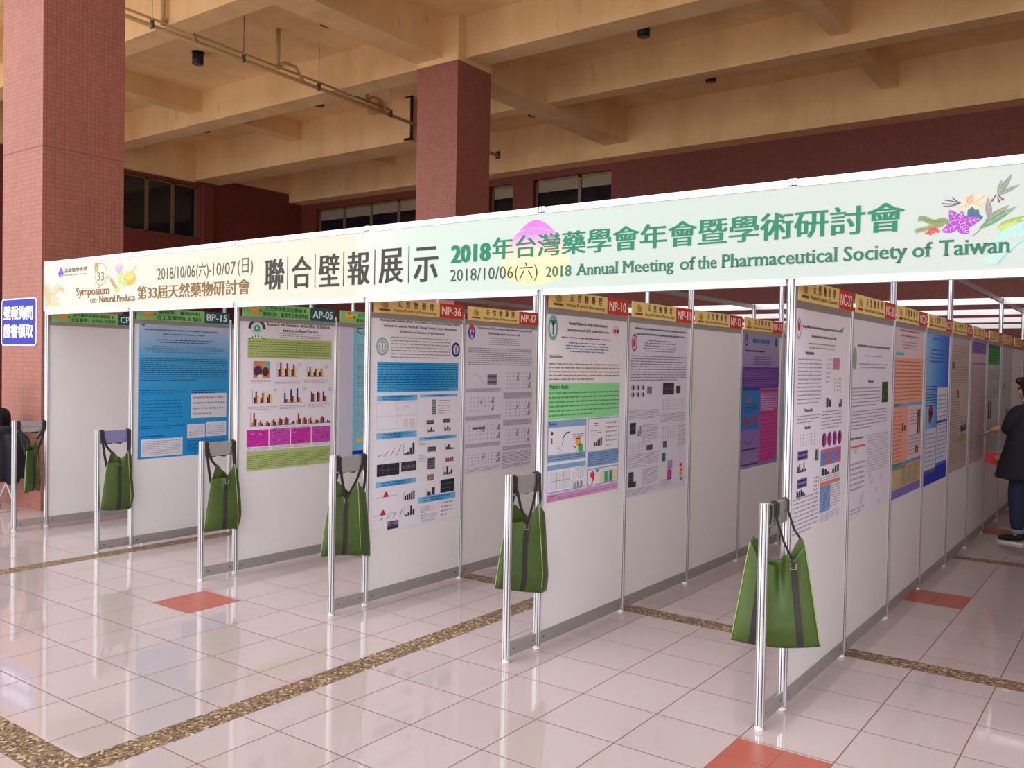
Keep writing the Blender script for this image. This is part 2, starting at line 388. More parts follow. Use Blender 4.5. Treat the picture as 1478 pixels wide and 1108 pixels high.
for y in (3.64, 5.95, 8.26):
    x = pxx(y)+.03
    b = MB(); b.tube([(x, y-1.4, .06), (x, y-1.4, .75)], .04, M_PIPE, 10); b.build('riser', sp)
    b = MB(); b.tube([(x, y-1.37, .12), (x+.03, y-1.27, .2), (x+.03, y-1.02, .19), (x, y-.88, .06), (x-.02, y-.8, 0)], .03, M_PIPE, 8); b.build('elbow', sp)
for y in (3.45, 5.2, 6.95, 8.98):
    x = pxx(y)+.03
    b = MB(); b.tube([(x, y-1.4, -.02), (x, y-1.4, .75)], .006, M_GROOVE, 6); b.box(x-.04, x+.04, y-1.41, y-1.39, -.05, .1, M_GROOVE); b.build('hanger_rod', sp)
b = MB(); x = pxx(12.98); b.box(x-.06, x+.06, 11.56, 11.6, -.08, .1, M_GROOVE); b.build('end_bracket', sp)
b = MB(); b.tube([(0, 0, 0), (0, 0, .95)], .035, M_BLACK, 8); b.box(-.2, .04, -.03, .03, .93, .96, M_BLACK); b.box(-.2, .04, -.03, .03, 0, .04, M_BLACK)
tag(b.build('conduit', None, (-11.92, 10.12, 6.55)), 'dark vertical conduit loop on the beam end just left of the tiled column', 'conduit')
b = MB(); b.box(-.17, .17, -.1, .1, -.22, 0, M_PIPE)
tag(b.build('junction_box', None, (-13.0, 10.08, 7.5)), 'small beige box under the ceiling between column and left beam', 'box')

# ------------------------------------------------------------------ booth rows
ROWX = [-7.22, -5.739, -4.276, -2.861, -1.446, 0.0]; ROWALL = ROWX+[1.45]
D = .30; NP = 13; TALL = (0, 2, 4, 7, 9, 11, 13)
def profile(r, h0, h1):
    """octagonal extruded post with a dark slot in each face"""
    V = []; n = 0; b = MB(); R = r/math.cos(PI/8); pts = []
    for k in range(8):
        a0 = PI/8+k*PI/4; a1 = a0+PI/4
        p = Vector((R*math.cos(a0), R*math.sin(a0), 0)); q = Vector((R*math.cos(a1), R*math.sin(a1), 0))
        nrm = ((p+q)/2).normalized()
        i = p.lerp(q, .36); j = p.lerp(q, .64)
        pts += [(p, 0), (i, 0), (i-nrm*.004, 1), (j-nrm*.004, 0), (j, 0)]
    N = len(pts)
    for k in range(N):
        p, g = pts[k]; q, _ = pts[(k+1) % N]
        b.face([(p.x, p.y, h0), (q.x, q.y, h0), (q.x, q.y, h1), (p.x, p.y, h1)], M_GROOVE if g else M_ALU)
    b.face([(p.x, p.y, h1) for p, g in pts], M_ALUW)
    b.face([(p.x, p.y, h0) for p, g in reversed(pts)], M_ALUW)
    b.tube([(0, 0, 0), (0, 0, .012)], r*.95, M_FOOT, 12); b.tube([(0, 0, .012), (0, 0, h0)], r*.55, M_FOOT, 10)
    return b
ME_TALL = profile(.021, .022, 2.5).mesh('post'); ME_POST = profile(.019, .022, 1.995).mesh('post'); ME_SHORT = profile(.021, .022, 1.04).mesh('post')
b = MB(); b.tube([(0, 0, 1.995), (0, 0, 2.03)], .012, M_FOOT, 10); ME_CAP = b.mesh('post_cap')
def boxmesh(name, *a):
    b = MB(); b.box(*a); return b.mesh(name)
ME_PANEL = boxmesh('panel', -.008, .008, .018, .982, .09, 1.96, M_PANEL)
def rail_mesh(name, z0, z1, y0, y1, holes=True, m=M_ALUP, t=.012):
    b = MB(); b.box(-t, t, y0, y1, z0, z1, m)
    if holes:
        for y in (y0+.035, y1-.035):
            for sx in (-1, 1): b.tube([(sx*t, y, (z0+z1)/2), (sx*(t+.0012), y, (z0+z1)/2)], .006, M_GROOVE, 8)
    return b.mesh(name)
ME_BASE = rail_mesh('base_rail', .025, .1, .02, .98); ME_TOP = rail_mesh('top_rail', 1.95, 1.99, .02, .98, False)
ME_SB = rail_mesh('crossbar', .03, .1, -D+.02, -.02); ME_ST = rail_mesh('crossbar', .925, 1.03, -D+.02, -.02)
ME_STL = rail_mesh('crossbar', .925, 1.03, -D+.02, -.02, False, M_LAV)
ME_ST2a = rail_mesh('crossbar', .93, .976, -D+.02, -.02); ME_ST2b = rail_mesh('crossbar', .98, 1.03, -D+.02, -.02)
ROWLAB = ['leftmost white partition row, its first panel bare under a green sign',
          'white partition row whose end frame has a lavender top bar',
          'white partition row carrying the poster with magenta micrographs',
          'white partition row carrying the poster with the big blue text block',
          'white partition row carrying the poster with green and pink text blocks',
          'nearest white partition row, lining the dark aisle at the right', 'bare white partition row across the aisle, past the right edge of the photo']
for i, x in enumerate(ROWALL):
    r = empty('exhibition_partition', (x, 0, 0)); tag(r, ROWLAB[i], 'partition', 'white partition rows of the poster show')
    o = link('post', ME_SHORT, r, (0, -D, 0))
    link('crossbar', ME_SB, r)
    if i == 1: link('crossbar', ME_STL, r)['label'] = 'lavender crossbar'
    elif i == 0: link('crossbar', ME_ST2a, r); link('crossbar', ME_ST2b, r)
    else: link('crossbar', ME_ST, r)
    for k in range(NP+1):
        p = link('post', ME_TALL if k in TALL else ME_POST, r, (0, k, 0))
        if k not in TALL: link('post_cap', ME_CAP, p)
        if k < NP:
            q = link('panel', ME_PANEL, r, (0, k, 0)); link('base_rail', ME_BASE, r, (0, k, 0)); link('top_rail', ME_TOP, r, (0, k, 0))
    for a, c in zip(TALL[1:-1], TALL[2:]):
        b = MB(); b.box(-.012, .012, a+.021, c-.021, 2.44, 2.49, M_ALUP); b.build('upper_rail', r)
ORD = {7: 'nearest', 9: 'second', 11: 'third', 13: 'farthest'}
for y in (7, 9, 11, 13):
    b = MB()
    xs = [-7.22] + ROWX[1:] + [1.45]
    for a, c in zip(xs, xs[1:]): b.box(a+.022, c-.022, -.016, .016, -.035, .035, M_ALUW)
    tag(b.build('cross_rail', None, (0, y, 2.462)), 'white aluminium rail across the row tops, %s of the four under the banner' % ORD[y], 'rail', 'white rails across the rows')
# ------------------------------------------------------------------ fascia banner
RF = (PI/2, 0, 0)
fb = empty('fascia_banner', (0, -.026, 0)); tag(fb, 'long cream and mint event banner across the front of the poster rows', 'banner')
XL, XR = -7.245, 1.47
bz0, bz1 = 2.083, 2.525
M_BAN = gradient_print('banner_print', 0, [(0, (214, 204, 188)), (.3, (204, 196, 180)), (.49, (196, 191, 175)), (.5, (200, 206, 192)), (.56, (180, 195, 183)), (.75, (174, 186, 178)), (1, (176, 181, 176))], XL, XR)
b = MB(); b.box(XL, XR, 0, .005, bz0, bz1, M_BAN); b.build('board', fb)
b = MB(); b.box(.173, .1745, -.0004, 0, bz0, bz1, ink((180, 186, 184))); b.build('board_seam', fb)
for nm, z0, z1 in (('top_rail', 2.52, 2.556), ('bottom_rail', 2.052, 2.085)):
    b = MB(); xs = ROWX+[1.45]
    for a, c in zip(xs, xs[1:]):
        b.box(a+.023, c-.023, -.004, .03, z0, z1, M_ALUW)
    b.build(nm, fb)
for x in ROWX+[1.45]:
    b = MB(); b.box(x-.019, x+.019, -.002, .0035, 2.53, 2.56, M_ALU); b.box(x-.0025, x+.0025, -.0025, -.002, 2.53, 2.56, M_GROOVE); b.build('rail_joint', fb)

class Print:
    """flat printing on a sheet w x h: u to the right 0..1, v down 0..1; layers sit a hair above one another"""
    def __init__(s, w, h, z=.0008): s.w, s.h, s.z, s.b = w, h, z, MB()
    def P(s, u, v, l=0): return (u*s.w, s.h-v*s.h, s.z+l*.0004)
    def rect(s, u0, v0, u1, v1, c, l=0): s.b.face([s.P(u0, v1, l), s.P(u1, v1, l), s.P(u1, v0, l), s.P(u0, v0, l)], c if not isinstance(c, tuple) else ink(c))
    def poly(s, pts, c, l=0): s.b.face([s.P(u, v, l) for u, v in pts], c if not isinstance(c, tuple) else ink(c))
    def ell(s, u, v, ru, rv, c, l=0, n=24): s.poly([(u+ru*math.cos(2*PI*k/n), v+rv*math.sin(2*PI*k/n)) for k in range(n)][::-1], c, l)
    def ring(s, u, v, ru, rv, k, c, l=0, n=28, a0=0, a1=2*PI):
        for i in range(n):
            a = a0+(a1-a0)*i/n; e = a0+(a1-a0)*(i+1)/n
            s.poly([(u+ru*math.cos(a), v+rv*math.sin(a)), (u+ru*math.cos(e), v+rv*math.sin(e)), (u+ru*k*math.cos(e), v+rv*k*math.sin(e)), (u+ru*k*math.cos(a), v+rv*k*math.sin(a))], c, l)
    def lines(s, u0, v0, u1, v1, n, c, l=1, th=.32, ragged=.3, center=False, fill=.86):
        """n rows of word-like dashes, too small to read in the photo"""
        rh = (v1-v0)/n
        for i in range(n):
            va = v0+i*rh+rh*(1-th)/2; end = u1 if i < n-1 else u0+(u1-u0)*(1-random.random()*ragged*1.6)
            u = u0
            if center: cut = random.random()*ragged*.5*(u1-u0); u = u0+cut; end = u1-cut
            while u < end-.004:
                wl = random.uniform(.02, .075); e = min(end, u+wl*fill)
                s.rect(u, va, e, va+rh*th, c, l); u = e+.009
    def bars(s, u0, v0, u1, v1, groups, cols, l=1, axis=True):
        """bar chart: groups = list of lists of heights 0..1"""
        g = len(groups); gw = (u1-u0)/g
        if axis:
            s.rect(u0-.006, v0, u0-.003, v1, (90, 80, 90), l); s.rect(u0-.006, v1, u1, v1+.0025, (90, 80, 90), l)
        for i, hs in enumerate(groups):
            bw = gw*.78/len(hs)
            for j, h in enumerate(hs):
                a = u0+i*gw+gw*.1+j*bw; s.rect(a, v1-(v1-v0)*h, a+bw*.96, v1, cols[j % len(cols)], l)
    def blot(s, u0, v0, u1, v1, n, l=1, bgc=(120, 112, 120), c=(52, 44, 52)):
        s.rect(u0, v0, u1, v1, bgc, l); rh = (v1-v0)/n
        for i in range(n): s.rect(u0+(u1-u0)*.06, v0+rh*(i+.28), u1-(u1-u0)*.06, v0+rh*(i+.7), c, l+1)
    def grid(s, u0, v0, u1, v1, nx, ny, bgc, c, l=1, lw=.004):
        s.rect(u0, v0, u1, v1, bgc, l)
        for i in range(1, nx): s.rect(u0+(u1-u0)*i/nx-lw/2, v0, u0+(u1-u0)*i/nx+lw/2, v1, c, l+1)
        for j in range(1, ny): s.rect(u0, v0+(v1-v0)*j/ny-lw/3, u1, v0+(v1-v0)*j/ny+lw/3, c, l+1)
    def dots(s, u0, v0, u1, v1, nx, ny, c, l=1, r=.007):
        for i in range(nx):
            for j in range(ny):
                u = u0+(u1-u0)*(i+.5)/nx+random.uniform(-.004, .004); v = v0+(v1-v0)*(j+.5)/ny
                s.ell(u, v, r, r*.7, c, l, 6)
    def curve(s, pts, c, l=1, w=.004):
        for (a, b), (c2, d) in zip(pts, pts[1:]):
            dx, dy = (c2-a)*s.w, (d-b)*s.h; L = math.hypot(dx, dy) or 1; nx, ny = -dy/L*w, dx/L*w
            s.b.face([(a*s.w+nx/2, s.h-b*s.h-ny/2, s.z+l*.0004), (a*s.w-nx/2, s.h-b*s.h+ny/2, s.z+l*.0004), (c2*s.w-nx/2, s.h-d*s.h+ny/2, s.z+l*.0004), (c2*s.w+nx/2, s.h-d*s.h-ny/2, s.z+l*.0004)][::-1], ink(c))
    def text(s, body, u0, v0, u1, v1, c, l=2, **k): lettering(s.b, body, u0*s.w, u1*s.w, s.h-v1*s.h, s.h-v0*s.h, s.z+l*.0004, ink(c), **k)
    def done(s, name, parent): return s.b.build(name, parent)

# banner lettering and pictures (local x = world x, local y = height)
def ban(name, items, parent=fb):
    for body, x0, x1, z0, z1, c, kw in items:
        b = MB(); lettering(b, body, x0, x1, z0, z1, .0, ink(c), **kw); b.build(name, parent, (0, -.0024, 0), RF)
K = (52, 50, 44)
big = dict(bold=.055)
items = []
for ch, x0, x1 in (('聯', -3.925, -3.697), ('合', -3.62, -3.405), ('壁', -3.333, -3.118), ('報', -3.04, -2.828), ('展', -2.744, -2.526), ('示', -2.434, -2.226)):
    items.append((ch, x0, x1, 2.17 if ch != '示' else 2.165, 2.395 if ch != '示' else 2.385, K, big))
ban('title_lettering', items)
for x in (-3.664, -3.369, -3.08, -2.782, -2.476):
    b = MB(); b.box(x-.0035, x+.0035, 2.165, 2.40, -.0001, .0004, ink(K)); b.build('title_divider', fb, (0, -.0022, 0), RF)
GR = (24, 116, 84); G2 = (40, 104, 84)
ban('heading_lettering', [('2018', -2.121, -1.812, 2.272, 2.378, GR, dict(bold=.11, vbold=.02, base=True)), ('年台灣藥學會年會暨學術研討會', -1.80, .505, 2.275, 2.405, GR, dict(bold=.05))])
ban('date_lettering', [('2018/10/06(六)', -2.125, -1.467, 2.135, 2.247, (66, 66, 58), dict())])
yb, yc = 2.155, 2.218
ban('english_lettering', [(w, a, c, yb, yc+d, G2, dict(bold=.045, base=True, serif=True)) for w, a, c, d in (('2018', -1.411, -1.238, -.004), ('Annual', -1.208, -.937, 0), ('Meeting', -.915, -.61, 0), ('of', -.577, -.49, .0), ('the', -.478, -.374, 0), ('Pharmaceutical', -.352, .221, .002), ('Society', .244, .518, .002), ('of', .539, .622, 0), ('Taiwan', .648, .922, .004))])
ban('date_lettering', [('2018/10/06', -5.318, -4.79, 2.305, 2.40, (90, 82, 66), dict(base=True)), ('(六)-', -4.775, -4.575, 2.285, 2.42, (90, 82, 66), dict()), ('10/07', -4.555, -4.27, 2.305, 2.40, (90, 82, 66), dict(base=True)), ('(日)', -4.245, -4.06, 2.285, 2.42, (90, 82, 66), dict())])
ban('heading_lettering', [('第33屆天然藥物研討會', -5.62, -4.09, 2.147, 2.262, (124, 88, 44), dict(bold=.05))])
ban('english_lettering', [('Symposium', -6.636, -6.06, 2.214, 2.285, (124, 84, 40), dict(bold=.04, base=True, serif=True))])
ban('english_lettering', [('on', -6.385, -6.275, 2.142, 2.20, (124, 84, 40), dict(bold=.04, base=True, serif=True)), ('Natural', -6.235, -5.965, 2.142, 2.20, (124, 84, 40), dict(bold=.04, base=True, serif=True)), ('Products', -5.94, -5.652, 2.142, 2.20, (124, 84, 40), dict(bold=.04, base=True, serif=True))])
ban('university_lettering', [('高雄醫學大學', -6.845, -6.445, 2.432, 2.475, (96, 92, 88), dict(bold=.03)), ('Kaohsiung Medical University', -6.845, -6.445, 2.405, 2.419, (96, 92, 88), dict(base=True))])

class Art(Print):
    """drawn in metres on the banner plane"""
    def __init__(s): s.w = 1; s.h = 0; s.z = .0; s.b = MB(); s.k = 0
    def P(s, x, z, l=0): return (x, z, l*.00005+s.k*3e-6)
    def leaf(s, x, z, L, wd, ang, c, c2=None, l=1):
        s.k += 1; ca, sa = math.cos(math.radians(ang)), math.sin(math.radians(ang)); n = 10
        T = lambda a, q: (x+a*ca-q*sa, z+a*sa+q*ca)
        w = lambda t: wd*math.sin(PI*t**.8)**.9
        up_ = [T(L*k/n, w(k/n)) for k in range(n+1)]; lo = [T(L*k/n, -w(k/n)) for k in range(n-1, 0, -1)]
        s.b.face([s.P(a, q, l) for a, q in (up_+lo)][::-1], ink(c))
        if c2:
            s.curve([T(L*.05, 0), T(L*.95, 0)], c2, l+1, .002)
            for k in (.25, .45, .65): s.curve([T(L*k, 0), T(L*(k+.14), w(k+.14)*.8)], c2, l+1, .0014); s.curve([T(L*k, 0), T(L*(k+.14), -w(k+.14)*.8)], c2, l+1, .0014)
    def curve(s, pts, c, l=1, w=.004):
        for (a, b2), (c2, d) in zip(pts, pts[1:]):
            s.k += 1; L = math.hypot(c2-a, d-b2) or 1; nx, ny = -(d-b2)/L*w/2, (c2-a)/L*w/2
            s.b.face([s.P(a+nx, b2+ny, l), s.P(a-nx, b2-ny, l), s.P(c2-nx, d-ny, l), s.P(c2+nx, d+ny, l)], ink(c))
    def disc(s, x, z, rx, rz, c, l=1, n=22):
        s.k += 1; s.b.face([s.P(x+rx*math.cos(2*PI*k/n), z+rz*math.sin(2*PI*k/n), l) for k in range(n)], ink(c) if isinstance(c, tuple) else c)
    def put(s, name): return s.b.build(name, fb, (0, -.0004, 0), RF)
# egg shaped colour shape behind the heading
M_EGG = gradient_print('egg_gradient_print', 1, [(0, (252, 236, 150)), (.3, (252, 222, 158)), (.55, (250, 190, 170)), (.8, (232, 120, 200)), (1, (228, 100, 196))], 2.115, 2.487)
a = Art(); pts = []
for k in range(40):
    t = 2*PI*k/40; zz = 2.30+.187*math.sin(t); wv = .225*(1-.33*math.sin(t)); pts.append((-1.49+wv*math.cos(t)*(1 if math.sin(t) < 0 else (1-.1*math.sin(t))), zz))
a.b.face([a.P(x, z, 0) for x, z in pts], M_EGG)
a.curve([(-1.63+.06*k, 2.42+.02*math.sin(k*.8)) for k in range(5)], (250, 180, 220), 1, .004); a.put('egg_emblem')
# botanical picture at the right end
def quad(a, p, q, r, n=14): return [((1-t)**2*p[0]+2*t*(1-t)*q[0]+t*t*r[0], (1-t)**2*p[1]+2*t*(1-t)*q[1]+t*t*r[1]) for t in [k/n for k in range(n+1)]]
a = Art()
for k in range(14):                                # pale teal swirl
    d = k*.0085
    a.curve(quad(a, (.815+d*.5, 2.108), (.85+d, 2.20+d*.3), (1.12, 2.165+d*.9)), ((176, 204, 194), (140, 186, 174), (184, 204, 196))[k % 3], 0, .008)
    a.curve(quad(a, (.845+d*.2, 2.17+d*.5), (.90, 2.25+d*.3), (1.2, 2.235+d*.8)), ((176, 202, 192), (146, 190, 178))[k % 2], 0, .006)
a.put('teal_swirl')
a = Art()
def leaf2(p, q, w, c, c2, l=1): a.leaf(p[0], p[1], math.hypot(q[0]-p[0], q[1]-p[1]), w, math.degrees(math.atan2(q[1]-p[1], q[0]-p[0])), c, c2, l)
GY, GY2 = (122, 128, 112), (150, 154, 140)
leaf2((.868, 2.397), (.880, 2.462), .0085, GY, GY2); leaf2((.868, 2.397), (.918, 2.480), .0115, GY, GY2); leaf2((.868, 2.397), (.948, 2.433), .0085, GY, GY2)
leaf2((.838, 2.300), (.830, 2.392), .0125, (134, 126, 118), (160, 152, 142)); leaf2((.82, 2.288), (.912, 2.352), .013, (128, 128, 108), (156, 154, 132))
leaf2((.80, 2.262), (.94, 2.345), .014, (96, 132, 104), (150, 176, 132), 2); leaf2((.87, 2.266), (1.0, 2.30), .016, (134, 160, 84), (186, 200, 128), 2); leaf2((.865, 2.262), (1.02, 2.258), .019, (166, 182, 92), (206, 214, 140), 3)
a.curve([(.776, 2.232), (.81, 2.262), (.83, 2.285)], (130, 130, 84), 4, .004)
for p, q in (((.862, 2.4), (.846, 2.376)), ((.868, 2.397), (.885, 2.378)), ((.866, 2.39), (.872, 2.37))): a.curve([p, q], (110, 84, 70), 4, .005); a.disc(q[0], q[1], .005, .006, (120, 92, 76), 5, 10)
a.put('grey_leaves')
a = Art()
for q in ((.728, 2.306), (.765, 2.362), (.815, 2.31), (.795, 2.345)): leaf2((.775, 2.306), q, .017, (66, 108, 120), (44, 82, 96), 4)
for q, w in (((.714, 2.352), .02), ((.747, 2.405), .019), ((.83, 2.404), .02), ((.815, 2.35), .017)): leaf2((.775, 2.374), q, w, (238, 190, 164), (206, 128, 104), 5)
leaf2((.755, 2.372), (.775, 2.41), .014, (214, 138, 112), (240, 196, 170), 6)
for q, m_ in (((.652, 2.382), (.69, 2.372)), ((.663, 2.396), (.70, 2.386)), ((.694, 2.406), (.702, 2.39)), ((.660, 2.369), (.68, 2.362))): a.curve(quad(a, (.727, 2.376), m_, q, 6), (104, 84, 106), 4, .0045)
a.put('peach_flower')
a = Art()
for q, w in (((.684, 2.352), .021), ((.655, 2.259), .021), ((.762, 2.243), .022), ((.806, 2.305), .023), ((.735, 2.345), .015)): leaf2((.722, 2.285), q, w, (146, 62, 172), (214, 172, 226), 7)
a.put('purple_leaves')
a = Art()
for i in range(34):
    t = i/33; x = .682-.115*t; z = 2.297+.022*t+.006*math.sin(9*t)
    for g in (70, 110, 250, 200): a.leaf(x, z, .014, .0028, g+20*(i % 3), (120, 132, 84), None, 4)
    x2 = .66-.105*t; z2 = 2.29-.02*t
    for g in (80, 150, 260): a.leaf(x2, z2, .012, .0026, g+20*(i % 3), (132, 142, 92), None, 4)
a.curve([(.685, 2.297), (.567, 2.319)], (110, 120, 80), 5, .003); a.curve([(.665, 2.291), (.555, 2.27)], (110, 120, 80), 5, .003)
for x, z in ((.597, 2.259), (.607, 2.264), (.617, 2.272), (.626, 2.278), (.634, 2.27), (.612, 2.255), (.642, 2.262), (.624, 2.262)): a.disc(x, z, .0075, .0065, (196, 62, 62), 6, 10); a.disc(x+.002, z+.001, .002, .002, (230, 150, 140), 7, 8)
a.put('herb_sprig')
# left end pictures
a = Art()
for i in range(9): a.leaf(-7.215, 2.12+.01*i, .26-.012*i, .012, 22+9*i, (196, 178, 138), (168, 142, 96), 1)
for i in range(7): a.leaf(-7.05+.02*i, 2.2+.02*i, .13, .012, 100-24*i, (200, 182, 146), (166, 140, 96), 1)
for i in range(6): a.disc(-7.08+.05*(i % 3), 2.14+.05*(i//3), .03, .026, (206, 190, 160), 2); a.curve([(-7.1+.05*(i % 3), 2.13+.05*(i//3)), (-7.05+.05*(i % 3), 2.16+.05*(i//3))], (164, 138, 96), 3, .003)
a.put('pale_leaves')
a = Art(); a.disc(-6.916, 2.43, .048, .036, (104, 66, 178), 1); a.leaf(-6.916, 2.42, .072, .03, 90, (112, 74, 186), None, 2); a.leaf(-6.95, 2.42, .06, .02, 50, (86, 48, 160), (170, 140, 220), 3); a.disc(-6.905, 2.412, .018, .014, (178, 140, 214), 4)
a.put('university_emblem')
a = Art()
n = 40
a.curve([(-6.208+.1*math.cos(2*PI*k/n), 2.392+.097*math.sin(2*PI*k/n)) for k in range(n+1)], (158, 134, 92), 1, .007)
a.disc(-6.285, 2.452, .032, .034, (158, 140, 62), 2); a.disc(-6.285, 2.448, .012, .014, (214, 186, 90), 3); a.leaf(-6.32, 2.478, .07, .012, 8, (196, 116, 56), None, 3)
lettering(a.b, '33', -6.272, -6.152, 2.335, 2.41, .0004, ink((140, 118, 84)), bold=.03, base=True); a.put('anniversary_emblem')
a = Art()
for g in (60, 80, 100, 120, 135): a.leaf(-5.90, 2.37, .12, .012, g, (184, 168, 206), (150, 132, 178), 2)
a.disc(-5.74, 2.335, .095, .06, (242, 158, 66), 3); a.disc(-5.745, 2.355, .075, .035, (248, 182, 92), 4); a.curve([(-5.80, 2.345), (-5.74, 2.335), (-5.68, 2.352)], (252, 222, 178), 5, .008); a.curve([(-5.70, 2.39), (-5.63, 2.44)], (236, 170, 120), 3, .016)
for x, z, L, g in ((-5.90, 2.29, .12, 80), (-5.92, 2.30, .14, 60), (-5.86, 2.28, .1, 20), (-5.98, 2.24, .1, 10)): a.leaf(x, z, L, .026, g, (162, 196, 92), (204, 222, 140), 4)
for x, z in ((-6.0, 2.30), (-5.96, 2.27), (-6.03, 2.33)): a.disc(x, z, .022, .02, (222, 124, 96), 5)
a.curve([(-6.1, 2.37), (-6.03, 2.34), (-5.97, 2.29), (-5.93, 2.24)], (206, 150, 110), 4, .012); a.put('mortar_picture')

# ------------------------------------------------------------------ session signs on the panel tops
RP = (PI/2, 0, PI/2)                              # print faces +X, u runs along +Y
def session_sign(row, k, kind, num, label, clip=None):
    x = ROWX[row]+.022; w = .945; h = .105
    r = MB()
    base, tagc = {'NP': ((238, 208, 132), (206, 58, 40)), 'NC': ((238, 208, 132), (206, 58, 40)), 'G': ((140, 206, 124), (24, 96, 112))}[kind]
    r.box(0, w, 0, h, -.003, 0, ink(base)); o = r.build('session_sign', None, (x, k+.03, 1.987), RP)
    tag(o, label, 'sign', 'session signs along the panel tops')
    p = Print(w, h); p.rect(.71, 0, 1, 1, tagc); p.text(num, .735, .2, .97, .8, (240, 234, 226), 2, bold=.05, vbold=.02); p.done('number_tag', o)
    p = Print(w, h)
    if kind == 'G':
        t1, t2 = clip
        p.text(t1, .22, .12, .66, .46, (30, 84, 44), 1, bold=.03); p.text(t2, .2, .56, .68, .92, (30, 84, 44), 1, bold=.03)
    else:
        t = '天   然   物   藥   理' if kind == 'NP' else '天   然   物   化   學'
        p.text(t, .24, .08, .64, .56, (96, 66, 30), 1, bold=.05)
        p.text('Natural Products Pharmacology' if kind == 'NP' else 'Natural Products Chemistry', .2, .66, .68, .9, (120, 88, 40), 1, bold=.03)
    p.done('lettering', o)
    p = Print(w, h)
    if kind == 'G':
        p.poly([(.06, .75), (.17, .75), (.15, .35), (.08, .35)], (236, 168, 70), 1); p.ell(.115, .35, .055, .16, (240, 196, 90), 2); p.poly([(.09, .3), (.14, .3), (.115, .02)], (222, 104, 96), 3); p.rect(.17, .4, .185, .6, (60, 90, 50), 2)
    else:
        p.ell(.1, .4, .03, .26, (208, 164, 90), 1); p.ell(.12, .45, .025, .2, (190, 140, 76), 2); p.rect(.05, .72, .16, .84, (120, 84, 40), 1)
    p.done('emblem', o)
G1 = ('天然物化學及生藥組 &', '藥物化學、藥理學及毒理學組')
session_sign(0, 0, 'G', 'CP-16', 'green session sign over the bare leftmost panel, its code cut off after CP', ('現代藥學與藥事管理組 &', '社區藥學、行政及法規組'))
session_sign(1, 0, 'G', 'BP-15', 'green session sign reading BP-15 above the blue poster', ('藥劑學、藥物分析', '及工業藥學組 & 臨床'))
session_sign(2, 0, 'G', 'AP-05', 'green session sign reading AP-05 above the magenta micrograph poster', G1)
session_sign(2, 1, 'G', 'AP-06', 'green session sign half hidden behind the front post right of AP-05', G1)
session_sign(3, 0, 'NP', 'NP-36', 'yellow session sign with red tag NP-36', None)
session_sign(3, 1, 'NP', 'NP-37', 'yellow session sign with red tag NP-37', None)
session_sign(4, 0, 'NP', 'NP-10', 'yellow session sign with red tag NP-10', None)
session_sign(4, 1, 'NP', 'NP-11', 'yellow session sign with red tag NP-11', None)
session_sign(4, 2, 'NP', 'NP-12', 'yellow session sign with red tag NP-12 over a bare panel', None)
session_sign(4, 3, 'NP', 'NP-13', 'yellow session sign with red tag NP-13 over the purple poster', None)
session_sign(4, 4, 'NP', 'NP-14', 'yellow session sign peeping out beside the nearest tall post, behind NP-13', None)
NCL = ['yellow session sign with red tag NC-27, first in the aisle', 'yellow session sign with red tag NC-28, second in the aisle', 'yellow session sign over the orange poster in the aisle', 'yellow session sign over the bright blue poster in the aisle',
       'fifth yellow session sign of the aisle, over a grey-beige poster', 'sixth yellow session sign of the aisle, over a purple-headed poster', 'seventh yellow session sign of the aisle, over a green-headed poster', 'eighth yellow session sign of the aisle, over a pale poster with small figures',
       'ninth yellow session sign of the aisle, over a bare panel']
for k in range(9): session_sign(5, k, 'NC', 'NC-%d' % (27+k), NCL[k])
session_sign(5, 9, 'G', 'AP-22', 'green session sign at the far end of the aisle, above the head of the person', G1)

# ------------------------------------------------------------------ posters
TX = (138, 130, 140); TL = (158, 150, 162); DK = (52, 44, 56)
def poster(row, k, w, h, y0, label, paper=(228, 223, 232), grad=None):
    m = grad or ink(paper)
    b = MB(); b.box(0, w, 0, h, -.0012, 0, m)
    o = b.build('poster', None, (ROWX[row]+.0105, k+y0, 1.985-h), RP); tag(o, label, 'poster', 'research posters on the partitions')
    return o
def part(o, name, w, h, fn):
    p = Print(w, h); fn(p); gap = {'chart': .045, 'emblem': .04, 'caption': .02, 'text_block': .024}.get(name, .034)
    b = p.b; n = len(b.f); bb = []                # each separate printed block is a part of its own
    for f in b.f:
        xs = [b.v[i][0] for i in f]; ys = [b.v[i][1] for i in f]; bb.append((min(xs), max(xs), min(ys), max(ys)))
    grp = list(range(n))
    def find(i):
        while grp[i] != i: grp[i] = grp[grp[i]]; i = grp[i]
        return i
    order = sorted(range(n), key=lambda i: bb[i][0]); live = []
    for i in order:
        live = [q for q in live if bb[q][1]+gap >= bb[i][0]]
        for q in live:
            if bb[q][2]-gap <= bb[i][3] and bb[i][2]-gap <= bb[q][3]: grp[find(q)] = find(i)
        live.append(i)
    out = {}
    for i in range(n): out.setdefault(find(i), []).append(i)
    for ids in out.values():
        m = MB()
        for i in ids:
            m.face([b.v[q] for q in b.f[i]], b.mats[b.m[i]], b.uv[i])
        r = m.build(name, o)
    return r
